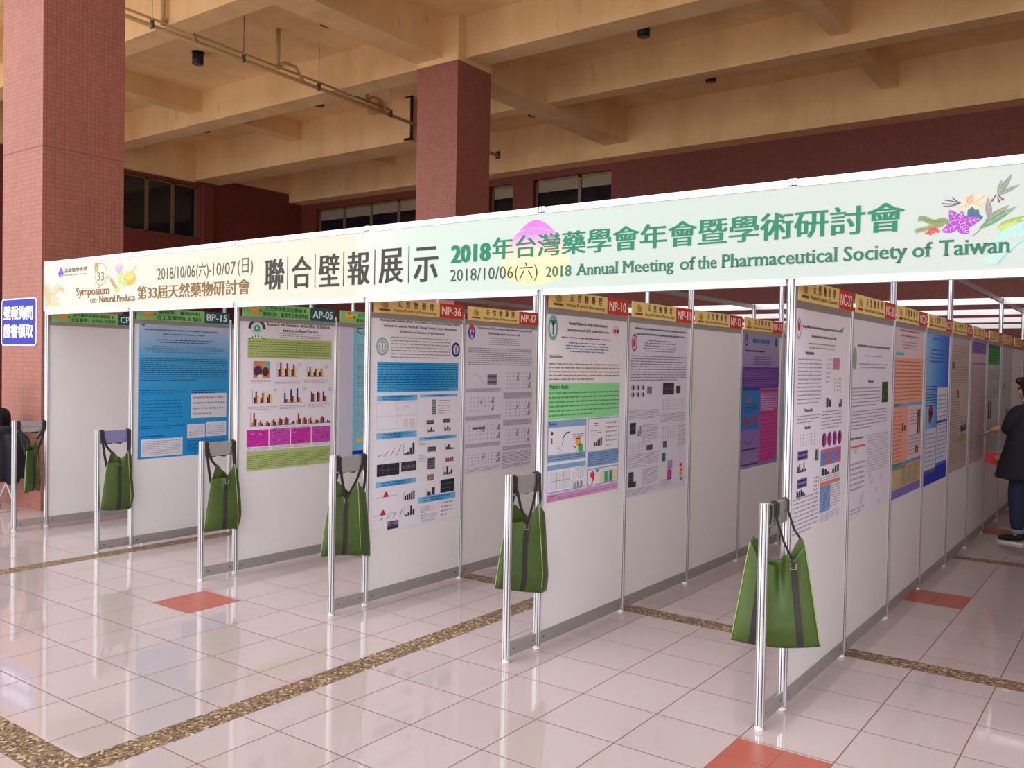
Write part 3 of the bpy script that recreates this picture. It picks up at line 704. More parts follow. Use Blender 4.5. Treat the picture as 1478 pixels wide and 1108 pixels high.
# AP-05
w, h = .905, 1.2; o = poster(2, 0, w, h, .07, 'white poster with bar charts and four magenta micrographs under sign AP-05')
def f(p):
    p.rect(.02, .135, .97, .265, (172, 190, 118)); p.lines(.03, .15, .96, .26, 7, (112, 130, 74)); p.rect(.02, .875, .97, 1.0, (172, 190, 118)); p.lines(.03, .90, .96, .99, 7, (112, 130, 74))
part(o, 'text_block', w, h, f)
def f(p):
    p.text('Research and Evaluation of the Effect of Burdock', .22, .028, .95, .05, DK, 1, bold=.05); p.text('Extracts on Renal Function', .4, .065, .8, .087, DK, 1, bold=.05)
    p.lines(.3, .093, .9, .13, 3, TL, center=True)
part(o, 'heading', w, h, f)
def f(p):
    p.ring(.115, .075, .09, .062, .72, (66, 38, 110), 1, 28, PI, 2*PI); p.ell(.115, .07, .062, .045, (206, 222, 216), 1); p.ring(.115, .07, .03, .02, .5, (44, 140, 110), 2); p.rect(.075, .085, .155, .092, (44, 120, 110), 3)
    for i in range(6): p.ell(.04+.03*i, .12-.012*abs(i-2.5)*-.6, .008, .005, (80, 70, 110), 1)
part(o, 'emblem', w, h, f)
def f(p):
    p.rect(.08, .285, .26, .395, (196, 130, 110)); p.rect(.2, .29, .26, .33, (96, 180, 190), 1); p.ell(.13, .35, .045, .035, (74, 52, 76), 1); p.ell(.21, .355, .035, .03, (88, 40, 32), 1); p.ell(.15, .385, .03, .012, (232, 216, 196), 2); p.ell(.2, .31, .03, .012, (206, 150, 60), 2)
part(o, 'photo', w, h, f)
C3 = [(44, 30, 130), (150, 34, 40), (226, 214, 60)]
for (u0, v0, u1, v1, g) in ((.34, .29, .56, .385, [[.5, 1, .6], [.55, .95, .6], [.5, .85, .65]]), (.68, .30, .88, .385, [[.4, .8, .5], [.35, .6, .7], [.4, .65, .6]]),
                            (.08, .465, .29, .56, [[.4, .8, .5], [.35, .7, .75], [.4, .6, .55]]), (.41, .455, .62, .56, [[.6, .2, .25], [.85, .4, .3], [.9, .3, .25]]), (.72, .46, .93, .56, [[.7, .55, .5], [.7, .6, .35], [.7, .35, .3]])):
    part(o, 'chart', w, h, lambda p: (p.bars(u0, v0, u1, v1, g, C3), p.lines(u1+.01, v0, u1+.05, v0+.03, 3, TL)))
part(o, 'chart', w, h, lambda p: p.bars(.06, .62, .97, .71, [[.3, .95, .5], [.25, .4, .2], [.2, .35, .2], [.3, .45, .25], [.35, .5, .4], [.4, .55, .45], [.1, .2, .25], [.3, .8, .4], [.4, .5, .3], [.35, .45, .2], [.1, .25, .2], [.35, .5, .4], [.1, .2, .1]], [(190, 160, 60), (170, 44, 40), (60, 40, 120)]))
def f(p):
    for u0, u1, v in ((.06, .26, .405), (.31, .6, .41), (.64, .93, .405), (.03, .34, .58), (.37, .66, .58), (.69, .96, .575), (.3, .7, .72), (.03, .25, .85), (.29, .5, .848), (.53, .72, .845), (.76, .95, .842)): p.lines(u0, v, u1, v+.026, 3, TL)
part(o, 'caption', w, h, f)
def f(p):
    for i in range(4):
        u = .02+.24*i; p.rect(u, .735, u+.23, .845, (196, 44, 160) if i % 2 == 0 else (190, 70, 172))
        for q in range(16): a, c = random.uniform(u+.01, u+.2), random.uniform(.74, .835); p.ell(a, c, random.uniform(.006, .02), .004, (150, 26, 120) if q % 2 else (220, 110, 200), 1, 8)
part(o, 'micrograph', w, h, f)
# AP-06, partly hidden
w, h = .9, 1.18; o = poster(2, 1, w, h, .05, 'white and pale blue poster half hidden behind the front post beside the micrograph poster', (204, 202, 222))
M_BL = gradient_print('pale_blue_fade_print', 0, [(0, (120, 196, 222)), (.5, (166, 206, 228)), (1, (204, 202, 222))], .16, .6)
def f(p):
    p.rect(.17, 0, 1, 1, M_BL); p.lines(.22, .15, .9, .26, 7, TX); p.lines(.22, .30, .9, .47, 10, TX); p.lines(.22, .5, .9, .84, 20, TX); p.rect(.22, .86, .9, .885, (236, 202, 70), 1); p.rect(.17, .945, .95, .975, (24, 44, 178), 1)
part(o, 'text_block', w, h, f)
def f(p):
    p.curve([(.3, .03), (.22, .035), (.22, .06), (.28, .075)], DK, 1, .008); p.curve([(.3, .05), (.33, .09), (.36, .06)], DK, 1, .014); p.text('VGA', .35, .07, .46, .09, DK, 1, bold=.05); p.text('• • • •', .5, .03, .8, .042, (30, 40, 90), 1)
part(o, 'emblem', w, h, f)
# BP-15 blue
w, h = .93, 1.22; M_BB = gradient_print('blue_fade_print', 1, [(0, (20, 140, 208)), (.45, (34, 148, 210)), (.72, (70, 160, 210)), (1, (186, 198, 222))], 0, 1.22)
o = poster(1, 0, w, h, .055, 'blue poster with small white tables under sign BP-15', grad=M_BB)
def f(p):
    p.text('Systematic analysis of pharmaceutical availability for the management of chronic pulmonary', .06, .06, .86, .075, (40, 50, 110), 1, bold=.04); p.text('disease in clinical pharmacy practice in Taiwan', .25, .09, .7, .105, (40, 50, 110), 1, bold=.04)
    p.lines(.12, .13, .88, .165, 2, (70, 76, 120), center=True); p.lines(.05, .18, .95, .235, 4, (90, 110, 160), center=True)
part(o, 'heading', w, h, f)
part(o, 'emblem', w, h, lambda p: (p.poly([(.02, .015), (.06, .015), (.04, .05)], (24, 96, 190), 1), p.poly([(.045, .02), (.075, .012), (.05, .05)], (40, 120, 210), 1), p.lines(.08, .018, .22, .03, 1, (90, 90, 130))))
def f(p):
    p.rect(.02, .235, .98, .24, (96, 190, 196)); p.lines(.02, .27, .97, .44, 12, (22, 70, 130)); p.lines(.02, .5, .5, .54, 3, (16, 62, 120)); p.lines(.57, .5, .95, .54, 2, (16, 62, 120)); p.lines(.02, .76, .5, .79, 2, (16, 62, 120))
    p.lines(.04, .57, .46, .74, 7, (30, 100, 160), fill=.4); p.lines(.52, .885, .95, .97, 8, (16, 62, 120)); p.lines(.02, .83, .48, .85, 1, (16, 62, 120))
part(o, 'text_block', w, h, f)
for (u0, v0, u1, v1, nx, ny) in ((.56, .535, .97, .72, 3, 4), (.52, .765, .72, .87, 3, 6), (.73, .755, .97, .865, 3, 6), (.03, .86, .47, 1.0-.012, 5, 8)):
    part(o, 'table', w, h, lambda p: (p.rect(u0, v0, u1, v1, (214, 214, 226)), p.lines(u0+.02, v0+.01, u1-.02, v1-.01, ny, TL, fill=.5)))
# NP-36
w, h = .925, 1.5; o = poster(3, 0, w, h, .05, 'tall white poster with a big blue text block and blue heading strips under sign NP-36')
def f(p):
    for t, u0, u1, v in (('Breaking Down Leukemia Walls: Heteronemin, a Sesterterpene Derivative, Induces', .05, .97, .022), ('Apoptosis in Leukemic Molt4 cells Through Oxidative Stress, Mitochondrial', .09, .93, .047), ('Dysfunction and Induction of Talin Expression', .27, .78, .072)): p.text(t, u0, v, u1, v+.016, (70, 56, 86), 1, bold=.04)
    p.lines(.17, .098, .86, .205, 7, TL)
part(o, 'heading', w, h, f)
part(o, 'emblem', w, h, lambda p: (p.ring(.08, .15, .065, .042, .72, (150, 172, 170), 1), p.ring(.08, .15, .038, .025, .8, (110, 140, 140), 1), p.rect(.076, .13, .084, .172, (90, 120, 120), 2)))
part(o, 'emblem', w, h, lambda p: (p.ell(.925, .153, .052, .036, (34, 36, 92), 1), p.ell(.925, .153, .034, .024, (206, 206, 222), 2), p.rect(.918, .136, .932, .17, (90, 90, 170), 3)))
M_B36 = gradient_print('blue_block_print', 0, [(0, (70, 170, 218)), (.45, (22, 140, 206)), (.6, (22, 140, 206)), (1, (70, 168, 218))], .03, .9)
def f(p):
    p.rect(.03, .22, .96, .36, M_B36); p.lines(.035, .225, .955, .355, 11, (20, 70, 124))
part(o, 'text_block', w, h, f)
M_B36S = gradient_print('blue_strip_print', 0, [(0, (130, 190, 224)), (.5, (40, 150, 212)), (1, (120, 186, 224))], .03, .45)
M_B36T = gradient_print('blue_strip_print_b', 0, [(0, (130, 190, 224)), (.5, (40, 150, 212)), (1, (120, 186, 224))], .5, .9)
for u0, v0, u1, v1, m in ((.03, .375, .47, .4, M_B36S), (.5, .375, .95, .388, M_B36T), (.03, .545, .47, .575, M_B36S), (.5, .58, .95, .597, M_B36T), (.03, .77, .47, .795, M_B36S), (.5, .87, .95, .9, M_B36T)):
    part(o, 'heading_strip', w, h, lambda p: (p.rect(u0, v0, u1, v1, m), p.lines(u0+.06, v0+.003, u1-.06, v1-.003, 2 if v1-v0 > .02 else 1, (24, 70, 124))))
def f(p):
    p.curve([(.03, .41), (.03, .53), (.47, .53), (.47, .41), (.03, .41)], (190, 182, 190), 1, .002); p.curve([(.24, .41), (.24, .53)], (190, 182, 190), 1, .002); p.curve([(.03, .47), (.47, .47)], (190, 182, 190), 1, .002)
    for a in (.33, .38, .42): p.curve([(a, .525), (a, .49), (a+.02, .49), (a+.02, .525)], (190, 110, 120), 1, .003)
    p.curve([(.25, .44), (.3, .445), (.34, .425), (.4, .44)], TL, 1, .002)
part(o, 'chart', w, h, f)
part(o, 'blot', w, h, lambda p: (p.blot(.64, .4, .69, .475, 7, 1, (150, 160, 160), (74, 96, 94)), p.lines(.72, .4, .86, .475, 6, TL), p.blot(.58, .50, .67, .52, 2), p.blot(.78, .497, .87, .517, 2)))
for u0, v0, u1, v1, g in ((.6, .535, .68, .555, [[.3], [1], [.25]]), (.8, .53, .88, .555, [[.4], [.9], [.5]]), (.33, .60, .45, .655, [[.1], [.2], [.55], [.95]]), (.82, .625, .92, .65, [[.5], [.95], [.3], [.2]]), (.34, .83, .46, .87, [[.5], [.6], [.7], [.85], [.95]]), (.35, .90, .46, .945, [[.1], [.3], [.95], [.5]]), (.8, .735, .91, .775, [[.3], [.95], [.2], [.5]]), (.6, .83, .70, .865, [[.45], [1]])):
    part(o, 'chart', w, h, lambda p: p.bars(u0, v0, u1, v1, g, [DK], 1))
part(o, 'chart', w, h, lambda p: p.bars(.82, .69, .92, .71, [[.8], [.7], [.9], [.95]], [(170, 50, 56)], 1))
part(o, 'blot', w, h, lambda p: (p.blot(.6, .63, .7, .655, 3), p.blot(.6, .685, .69, .74, 6), p.blot(.6, .765, .68, .795, 4, 1, (170, 140, 150), (120, 60, 70))))
part(o, 'blot', w, h, lambda p: (p.rect(.16, .958, .28, 1.0-.004, (124, 116, 140), 1), p.rect(.16, .98, .28, .996, (60, 50, 76), 2), [p.ell(.21, .962+.0065*i, .025, .0022, (40, 34, 50), 2, 10) for i in range(3)]))
part(o, 'micrograph', w, h, lambda p: p.grid(.04, .69, .28, .745, 4, 2, (44, 38, 54), (110, 104, 116), 1, .003))
part(o, 'micrograph', w, h, lambda p: (p.grid(.3, .69, .47, .735, 3, 1, (52, 48, 58), (120, 110, 116), 1, .003), [p.ell(.33+.055*i, .715, .02, .009, (96, 92, 100), 2, 10) for i in range(3)]))
part(o, 'micrograph', w, h, lambda p: p.grid(.76, .80, .93, .865, 3, 3, (36, 32, 44), (84, 120, 110), 1, .003))
def f(p):
    for u, v in ((.14, .843), (.11, .925)): p.curve([(u-.1, v), (u+.12, v-.004)], TL, 1, .003); p.poly([(u-.03, v), (u+.03, v), (u+.012, v-.022), (u, v-.026), (u-.014, v-.02)], (206, 36, 44), 2)
    for i, a in enumerate((.04, .11, .18, .25)): p.curve([(a, .655), (a+.03, .65-.008*i), (a+.045, .645-.012*i)], DK, 1, .004); p.curve([(a+.04, .945), (a+.06, .94-.006*i), (a+.07, .935-.008*i)], (70, 80, 140), 1, .005)
part(o, 'chart', w, h, f)
def f(p):
    p.curve([(.53, .905), (.53, .99), (.72, .99)], TL, 1, .002)
    for u0, v0, u1, v1 in ((.53, .915, .7, .95), (.53, .955, .72, .99), (.77, .905, .92, .985)): p.lines(u0, v0, u1, v1, 4, TL, fill=.6)
    for v in (.6, .665, .68): p.lines(.5, v, .58, v+.02, 3, TL)
part(o, 'caption', w, h, f)
# NP-37
w, h = .9, 1.19; o = poster(3, 1, w, h, .03, 'white poster of small grey figures under sign NP-37', (222, 217, 230))
def f(p):
    p.text('Cyclin kinase, ROS-mediated antiproliferation, apoptosis and', .15, .035, .97, .055, (60, 50, 90), 1, bold=.04); p.text('DNA damage against oral cancer cells', .3, .068, .78, .088, (60, 50, 90), 1, bold=.04); p.lines(.28, .1, .82, .155, 4, TL, center=True)
part(o, 'heading', w, h, f)
part(o, 'emblem', w, h, lambda p: (p.ell(.07, .075, .05, .045, (62, 96, 196), 1), p.ell(.07, .055, .03, .03, (220, 60, 80), 2), p.poly([(.04, .06), (.1, .06), (.07, .12)], (230, 230, 240), 3), p.ell(.07, .08, .012, .02, (206, 40, 60), 4)))
def f(p):
    p.lines(.03, .17, .98, .29, 9, TX)
    for u0, v0, u1, v1 in ((.0, .44, .5, .465), (.54, .47, .99, .515), (.0, .62, .5, .65), (.54, .66, .99, .70), (.0, .80, .5, .83), (.54, .84, .99, .87)): p.rect(u0, v0, u1, v1, (194, 186, 200), 0); p.lines(u0+.01, v0+.002, u1-.01, v1-.002, 3, (150, 142, 158))
    p.lines(.54, .88, .98, .96, 9, (110, 90, 120)); p.lines(.54, .965, .98, .99, 3, (120, 90, 120)); p.lines(.02, .96, .5, .99, 3, TL)
part(o, 'text_block', w, h, f)
for u0, v0, u1, v1, nx, ny in ((.57, .325, .96, .455, 8, 5), (.57, .53, .96, .645, 8, 5), (.57, .72, .96, .83, 8, 5), (.05, .49, .4, .60, 7, 4), (.03, .67, .5, .79, 9, 4), (.03, .865, .5, .95, 10, 4)):
    def f(p):
        p.dots(u0, v0, u1, v1, nx, ny, (148, 138, 152)); p.bars(u0+(u1-u0)*.44, v0, u0+(u1-u0)*.52, (v0+v1)/2, [[.4], [.8]], [TX], 2, False); p.bars(u0+(u1-u0)*.88, v0+(v1-v0)*.5, u1, v1-.01, [[.3], [.5], [.9]], [TX], 2, False); p.bars(u0+(u1-u0)*.88, v0, u1, v0+(v1-v0)*.45, [[.3], [.6], [.8]], [TX], 2, False)
    part(o, 'chart', w, h, f)
part(o, 'blot', w, h, lambda p: (p.blot(.3, .345, .44, .42, 2, 1, (150, 142, 154), (96, 88, 100)), p.curve([(.1, .34), (.2, .37), (.26, .41)], TL, 1, .003), p.blot(.1, .695, .28, .71, 1)))
# NP-10
w, h = .94, 1.14; o = poster(4, 0, w, h, .03, 'white poster with beige, green, blue and pink text blocks under sign NP-10', (228, 224, 230))
def f(p):
    p.text('Potential Medicine for Gouty arthritis induced by', .25, .06, .74, .082, (60, 50, 80), 1, bold=.05); p.text('Lipopolysaccharide (LPS) in vitro and in vivo', .23, .095, .76, .115, (70, 44, 80), 1, bold=.05)
    p.lines(.17, .135, .8, .155, 1, (150, 84, 150)); p.lines(.18, .165, .8, .225, 4, (100, 96, 150), center=True)
part(o, 'heading', w, h, f)
part(o, 'emblem', w, h, lambda p: (p.ring(.07, .10, .055, .065, .68, (110, 170, 160), 1), p.rect(.063, .07, .077, .135, (40, 130, 126), 2), p.poly([(.03, .06), (.11, .06), (.07, .095)], (40, 130, 126), 2)))
part(o, 'emblem', w, h, lambda p: (p.ell(.86, .09, .045, .032, (232, 190, 190), 1), p.rect(.825, .082, .86, .1, (206, 50, 56), 2), p.rect(.865, .082, .9, .1, (60, 60, 120), 2)))
def f(p):
    p.text('Introduction', .04, .235, .18, .255, (96, 70, 30), 1, bold=.05); p.lines(.03, .275, .93, .375, 5, (156, 134, 100)); p.rect(.03, .385, .93, .575, (140, 214, 150)); p.text('Methods & Results', .045, .392, .26, .415, (24, 70, 40), 1, bold=.06); p.lines(.04, .425, .92, .565, 6, (84, 150, 104))
part(o, 'text_block', w, h, f)
BF = (128, 162, 200)
for u0, v0, u1, v1, hd, ft in ((.03, .585, .49, .835-.005, .02, .04), (.51, .585, .93, .865, 0, .07), (.03, .845, .49, .985-.03, .02, .0), (.51, .875, .93, .955, 0, .0)): pass
def blockframe(p, u0, v0, u1, v1, hd, ft):
    p.rect(u0, v0, u1, v1, BF); p.rect(u0+.008, v0+.006+hd, u1-.008, v1-ft-.006, (226, 222, 230), 1)
    if ft: p.lines(u0+.012, v1-ft, u1-.012, v1-.006, max(2, int(ft/.013)), (66, 96, 150), 1)
def f(p):
    blockframe(p, .03, .58, .49, .795, .03, .032); p.text('Methods', .045, .586, .13, .606, (30, 60, 160), 2, bold=.05)
    p.curve([(.2, .71), (.21, .67), (.24, .65), (.28, .645)], DK, 2, .008); p.ell(.39, .70, .035, .026, (240, 164, 60), 2); p.ell(.42, .735, .032, .024, (70, 170, 80), 2); p.curve([(.33, .72), (.36, .73), (.37, .75)], DK, 2, .006); p.rect(.07, .67, .085, .70, (190, 50, 60), 2); p.ell(.08, .645, .012, .01, (50, 60, 50), 2); p.lines(.32, .655, .46, .69, 3, (110, 100, 150), 2); p.lines(.14, .71, .2, .765, 5, TL, 2)
part(o, 'diagram', w, h, f)
def f(p):
    blockframe(p, .51, .58, .93, .85, 0, .08); p.blot(.58, .605, .64, .63, 2, 2, (226, 222, 230)); p.lines(.55, .645, .7, .68, 3, (150, 110, 120), 2); p.bars(.59, .69, .7, .735, [[.4], [.5], [.7], [.85], [.95]], [DK], 2); p.lines(.74, .60, .9, .75, 6, TL, 2, fill=.5)
part(o, 'diagram', w, h, f)
def f(p):
    blockframe(p, .03, .80, .49, 1.0-.06-.105+.09, .03, .075); p.text('Results', .045, .806, .12, .826, (30, 60, 160), 2, bold=.05)
part(o, 'diagram', w, h, lambda p: (blockframe(p, .03, .81, .49, .955, .02, .0), p.grid(.06, .85, .3, .94, 3, 2, (214, 210, 222), (110, 104, 116), 2, .003), p.dots(.33, .84, .47, .9, 5, 5, (150, 150, 170), 2), p.bars(.34, .905, .46, .945, [[.5, .7], [.8, .6], [.9, .7]], [TX, TL], 2)))
M_TEAL = (60, 176, 160)
def f(p):
    blockframe(p, .51, .86, .93, .955, 0, 0); p.ell(.58, .895, .03, .018, (206, 60, 60), 2); p.poly([(.56, .885), (.6, .885), (.58, .868)], (214, 90, 84), 3); p.curve([(.57, .95), (.58, .93), (.6, .915), (.57, .912)], (210, 40, 60), 3, .012); p.ell(.64, .875, .02, .01, (40, 150, 180), 2)
    p.rect(.68, .885, .91, .95, (230, 206, 150), 2)
    for u in (.735, .8): p.rect(u, .885, u+.05, .95, M_TEAL, 3); p.curve([(u+.02, .9), (u+.03, .92), (u+.022, .945)], (20, 96, 90), 4, .01)
part(o, 'diagram', w, h, f)
part(o, 'text_block', w, h, lambda p: (p.rect(.03, .96, .93, 1, (206, 150, 190)), p.text('Conclusion', .04, .964, .15, .975, (110, 40, 110), 1, bold=.05), p.lines(.04, .978, .9, .997, 2, (140, 80, 140))))
# NP-11
w, h = .9, 1.22; o = poster(4, 1, w, h, .03, 'white poster crowded with tiny figures and grey text under sign NP-11', (214, 209, 222))
def f(p):
    p.text('Inhibition of cell proliferation and invasion by natural compounds in oral cancer', .08, .05, .96, .068, DK, 1, bold=.05); p.text('suppression of metastasis and signalling pathway regulation in vitro', .1, .08, .94, .098, DK, 1, bold=.05); p.lines(.2, .115, .8, .19, 5, (130, 110, 150), center=True)
part(o, 'heading', w, h, f)
part(o, 'emblem', w, h, lambda p: (p.ring(.07, .14, .045, .05, .7, (170, 90, 150), 1), p.ell(.07, .14, .02, .028, (196, 60, 80), 1)))
def f(p):
    p.lines(.02, .205, .98, .355, 10, (124, 114, 128))
    for u0, v0, u1, v1 in ((.0, .515, .5, .57), (.53, .545, .98, .6), (.02, .80-.04, .5, .80+.04), (.22, .6, .48, .7), (.85, .62, 1.0-.01, .75), (.0, .955, .48, 1-.005), (.53, .935, .74, .985), (.24, .85, .5, .945)): p.lines(u0, v0, u1, v1, max(3, int((v1-v0)/.009)), (156, 148, 160))
part(o, 'text_block', w, h, f)
part(o, 'micrograph', w, h, lambda p: (p.grid(.56, .365, .76, .435, 4, 2, (52, 44, 56), (110, 104, 112)), p.rect(.8, .385, .88, .43, (70, 62, 74), 1), p.rect(.29, .385, .37, .425, (124, 118, 130), 1)))
part(o, 'blot', w, h, lambda p: (p.blot(.03, .585, .12, .65, 2, 1, (70, 64, 70), (40, 34, 40)), p.blot(.3, .72, .4, .79-.04, 3), p.blot(.02, .86, .1, .915, 3, 1, (84, 78, 84)), p.blot(.02, .935-.02, .14, .955-.01, 2, 1, (66, 58, 60), (36, 30, 34)), p.blot(.58, .71, .65, .75, 2), p.rect(.57, .78, .63, .83, (40, 104, 110), 1)))
part(o, 'micrograph', w, h, lambda p: (p.rect(.67, .83, .76, .88, (150, 140, 200), 1), p.rect(.67, .885, .75, .945, (180, 60, 140), 1)))
part(o, 'chart', w, h, lambda p: ([p.ell(a, v, .03, .016, (170, 162, 176), 1, 12) for a in (.06, .14, .22) for v in (.39, .43)], [p.ell(a+.01, v, .012, .012, (60, 54, 64), 2, 10) for a in (.06, .14, .22) for v in (.39, .43)], p.dots(.55, .46, .95, .53, 9, 4, (160, 150, 164)), p.dots(.02, .7, .28, .75, 7, 4, (160, 150, 164)), p.dots(.56, .62, .82, .7, 6, 5, (164, 150, 170)), p.bars(.15, .6, .21, .66, [[.5], [.9]], [TX], 1)))
part(o, 'diagram', w, h, lambda p: [p.ell(u, v, .03, .012, c, 1, 14) for u, v, c in ((.92, .87, (214, 60, 50)), (.93, .90, (226, 110, 60)), (.92, .925, (236, 150, 70)), (.93, .955, (120, 140, 180)))])
# NP-13 purple
w, h = .9, 1.2; o = poster(4, 3, w, h, .03, 'purple poster under sign NP-13, beyond the bare panel', grad=gradient_print('purple_fade_print', 1, [(0, (150, 128, 186)), (.5, (120, 90, 170)), (.8, (160, 140, 184)), (1, (150, 150, 178))], 0, 1.2))
part(o, 'text_block', w, h, lambda p: (p.rect(0, .265, 1, .42, (92, 44, 142)), p.lines(.03, .275, .97, .41, 10, (150, 110, 180)), p.lines(.05, .14, .95, .155, 1, (40, 30, 90), th=.8), p.lines(.25, .18, .8, .25, 4, (80, 60, 130), center=True)))
part(o, 'emblem', w, h, lambda p: (p.curve([(.05, .1), (.09, .03), (.12, .1), (.07, .11)], (30, 50, 110), 1, .014), p.ell(.9, .07, .035, .035, (30, 96, 96), 1), p.lines(.25, .055, .78, .09, 1, (60, 110, 170), th=.9, fill=.7)))
part(o, 'diagram', w, h, lambda p: (p.rect(0, .42, .47, .72, (40, 120, 190)), p.rect(0, .42, .47, .435, (30, 60, 150), 1), p.ell(.2, .5, .05, .02, (206, 60, 90), 1), p.lines(.05, .53, .42, .6, 4, (30, 50, 110)), p.ell(.36, .65, .06, .03, (190, 40, 80), 1), p.ell(.14, .66, .08, .03, (150, 60, 90), 1), p.curve([(.08, .8), (.2, .83), (.35, .78)], DK, 1, .006), p.rect(.02, .86, .46, .87, (60, 40, 90), 1), p.rect(.02, .97, .46, .98, (60, 40, 90), 1)))
part(o, 'table', w, h, lambda p: (p.rect(.49, .435, .98, .98, (176, 90, 170)), p.rect(.49, .435, .98, .45, (180, 40, 70), 1), p.rect(.49, .6, .98, .615, (180, 40, 70), 1), p.lines(.5, .46, .97, .59, 7, (210, 190, 220)), p.lines(.5, .62, .97, .97, 12, (206, 40, 130), th=.7)))
# NP-14 sliver
w, h = .9, 1.2; o = poster(4, 4, w, h, .03, 'pale blue-grey poster peeping past the nearest tall post, behind the purple one', (190, 190, 206))
part(o, 'text_block', w, h, lambda p: p.lines(.04, .1, .96, .95, 40, TL))
# NC-27
w, h = .9, 1.16; o = poster(5, 0, w, h, .03, 'white two-column poster with four red and blue discs, first in the aisle', (228, 221, 232))
def f(p):
    p.text('Antiproliferative and anti-inflammatory activities of compounds from the', .12, .095, .84, .112, (70, 60, 70), 1, bold=.05); p.text('Formosan plant in human cancer cells', .28, .133, .75, .15, (70, 60, 70), 1, bold=.05); p.lines(.22, .165, .75, .2, 2, TL, center=True)
part(o, 'heading', w, h, f)
part(o, 'emblem', w, h, lambda p: (p.ring(.06, .115, .04, .045, .75, (176, 160, 196), 1), p.ell(.06, .105, .018, .02, (206, 40, 54), 1), p.poly([(.8, .1), (.9, .08), (.88, .11)], (120, 170, 130), 1)))
def f(p):
    for v, n in ((.225, 9), (.36, 5)): pass
    p.lines(.06, .235, .48, .44, 12, TL); p.lines(.06, .46+.02, .48, .52, 3, TL); p.lines(.5, .47, .9, .56, 6, TL); p.lines(.03, .83, .47, .995, 9, TL); p.lines(.5, .775, .9, .797, 2, TL); p.lines(.72, .81, .9, .93, 10, TL); p.lines(.52, .945, .9, .985, 4, TL)
    p.text('Introduction', .18, .205, .33, .222, DK, 1, bold=.06); p.text('Materials', .18, .455, .33, .47, DK, 1, bold=.06); p.text('Results', .2, .53, .3, .545, DK, 1, bold=.06)
part(o, 'text_block', w, h, f)
def f(p):
    for i in range(4):
        u = .56+.105*i; p.ell(u, .607, .042, .034, (190, 36, 90), 1); p.poly([(u-.042*math.cos(t*PI/10-PI/2), .607+.034*math.sin(t*PI/10-PI/2)) for t in range(11)][::-1], (80, 40, 140), 2)
part(o, 'chart', w, h, f)
part(o, 'table', w, h, lambda p: (p.rect(.5, .65, .91, .725, (196, 110, 140)), p.rect(.5, .66, .6, .725, (110, 140, 196), 1), p.rect(.71, .66, .8, .725, (110, 140, 196), 1), p.lines(.51, .66, .9, .72, 8, (90, 90, 140), 2)))
part(o, 'table', w, h, lambda p: (p.rect(.5, .80, .9, .815, (226, 120, 84)), p.rect(.5, .815, .71, .94, (132, 162, 206)), p.lines(.51, .82, .7, .935, 12, (70, 90, 140))))
part(o, 'blot', w, h, lambda p: (p.blot(.09, .635, .26, .675, 2, 1, (110, 104, 170), (34, 30, 70)), p.blot(.09, .755, .26, .795, 2, 1, (116, 110, 176), (44, 40, 84))))
for u0, v0, u1, v1, g in ((.09, .685, .24, .725, [[.6], [.95], [.2], [.3], [.9], [.25]]), (.4, .64, .46, .69, [[.95], [.95]]), (.09, .80, .24, .83, [[.7], [.8], [.9], [.5], [.2]]), (.53, .732, .88, .768, [[.9], [.7], [.3], [0], [.5], [.8], [.9]]), (.58, .41, .68, .455, [[.9], [.7]]), (.84, .42, .9, .46, [[.4], [.9]])):
    part(o, 'chart', w, h, lambda p: p.bars(u0, v0, u1, v1, g, [DK], 1))
part(o, 'micrograph', w, h, lambda p: (p.rect(.7, .23, .83, .285, (196, 120, 140), 1), p.dots(.55, .23, .68, .35, 4, 6, (170, 150, 180)), p.dots(.72, .32, .88, .39, 5, 4, (150, 140, 156)), p.dots(.38, .76, .48, .83, 3, 4, DK), p.dots(.1, .56, .4, .62, 6, 4, (176, 166, 178))))
# NC-28
w, h = .95, 1.2; o = poster(5, 1, w, h, .0+.02, 'white poster with one dark green photograph, second in the aisle', (222, 215, 228))
def f(p):
    p.text('Anti-inflammatory and antiviral constituents from the natural plant', .12, .145, .93, .165, (110, 60, 70), 1, bold=.05); p.lines(.28, .195, .72, .21, 1, TL); p.lines(.13, .235, .9, .27, 2, TL, center=True); p.text('Abstract', .38, .32, .52, .337, DK, 1, bold=.06)
part(o, 'heading', w, h, f)
part(o, 'emblem', w, h, lambda p: p.ell(.06, .22, .045, .055, (140, 160, 140), 1))
part(o, 'photo', w, h, lambda p: (p.rect(.74, .335, .9, .445, (44, 72, 30), 1), [p.ell(random.uniform(.76, .88), random.uniform(.345, .435), .012, .012, (70, 104, 44), 2, 8) for i in range(8)]))
def f(p):
    p.lines(.02, .355, .7, .46, 6, TL); p.lines(.02, .47, .88, .57, 6, TL); p.text('Introduction', .02, .6, .3, .615, DK, 1, bold=.06); p.rect(.03, .645, .35, .655, (220, 90, 100), 1); p.lines(.4, .60, .95, .8, 14, (176, 166, 180), fill=.5); p.lines(.03, .72, .35, .87, 6, TL, fill=.6); p.lines(.04, .95, .35, .985, 2, TL)
part(o, 'text_block', w, h, f)
part(o, 'diagram', w, h, lambda p: [p.curve([(u, v), (u+.03, v+.012), (u+.06, v), (u+.05, v-.015), (u, v)], TX, 1, .003) for u, v in ((.45, .82), (.5, .85), (.62, .9), (.75, .84), (.28, .9), (.25, .93), (.7, .97), (.1, .67))])
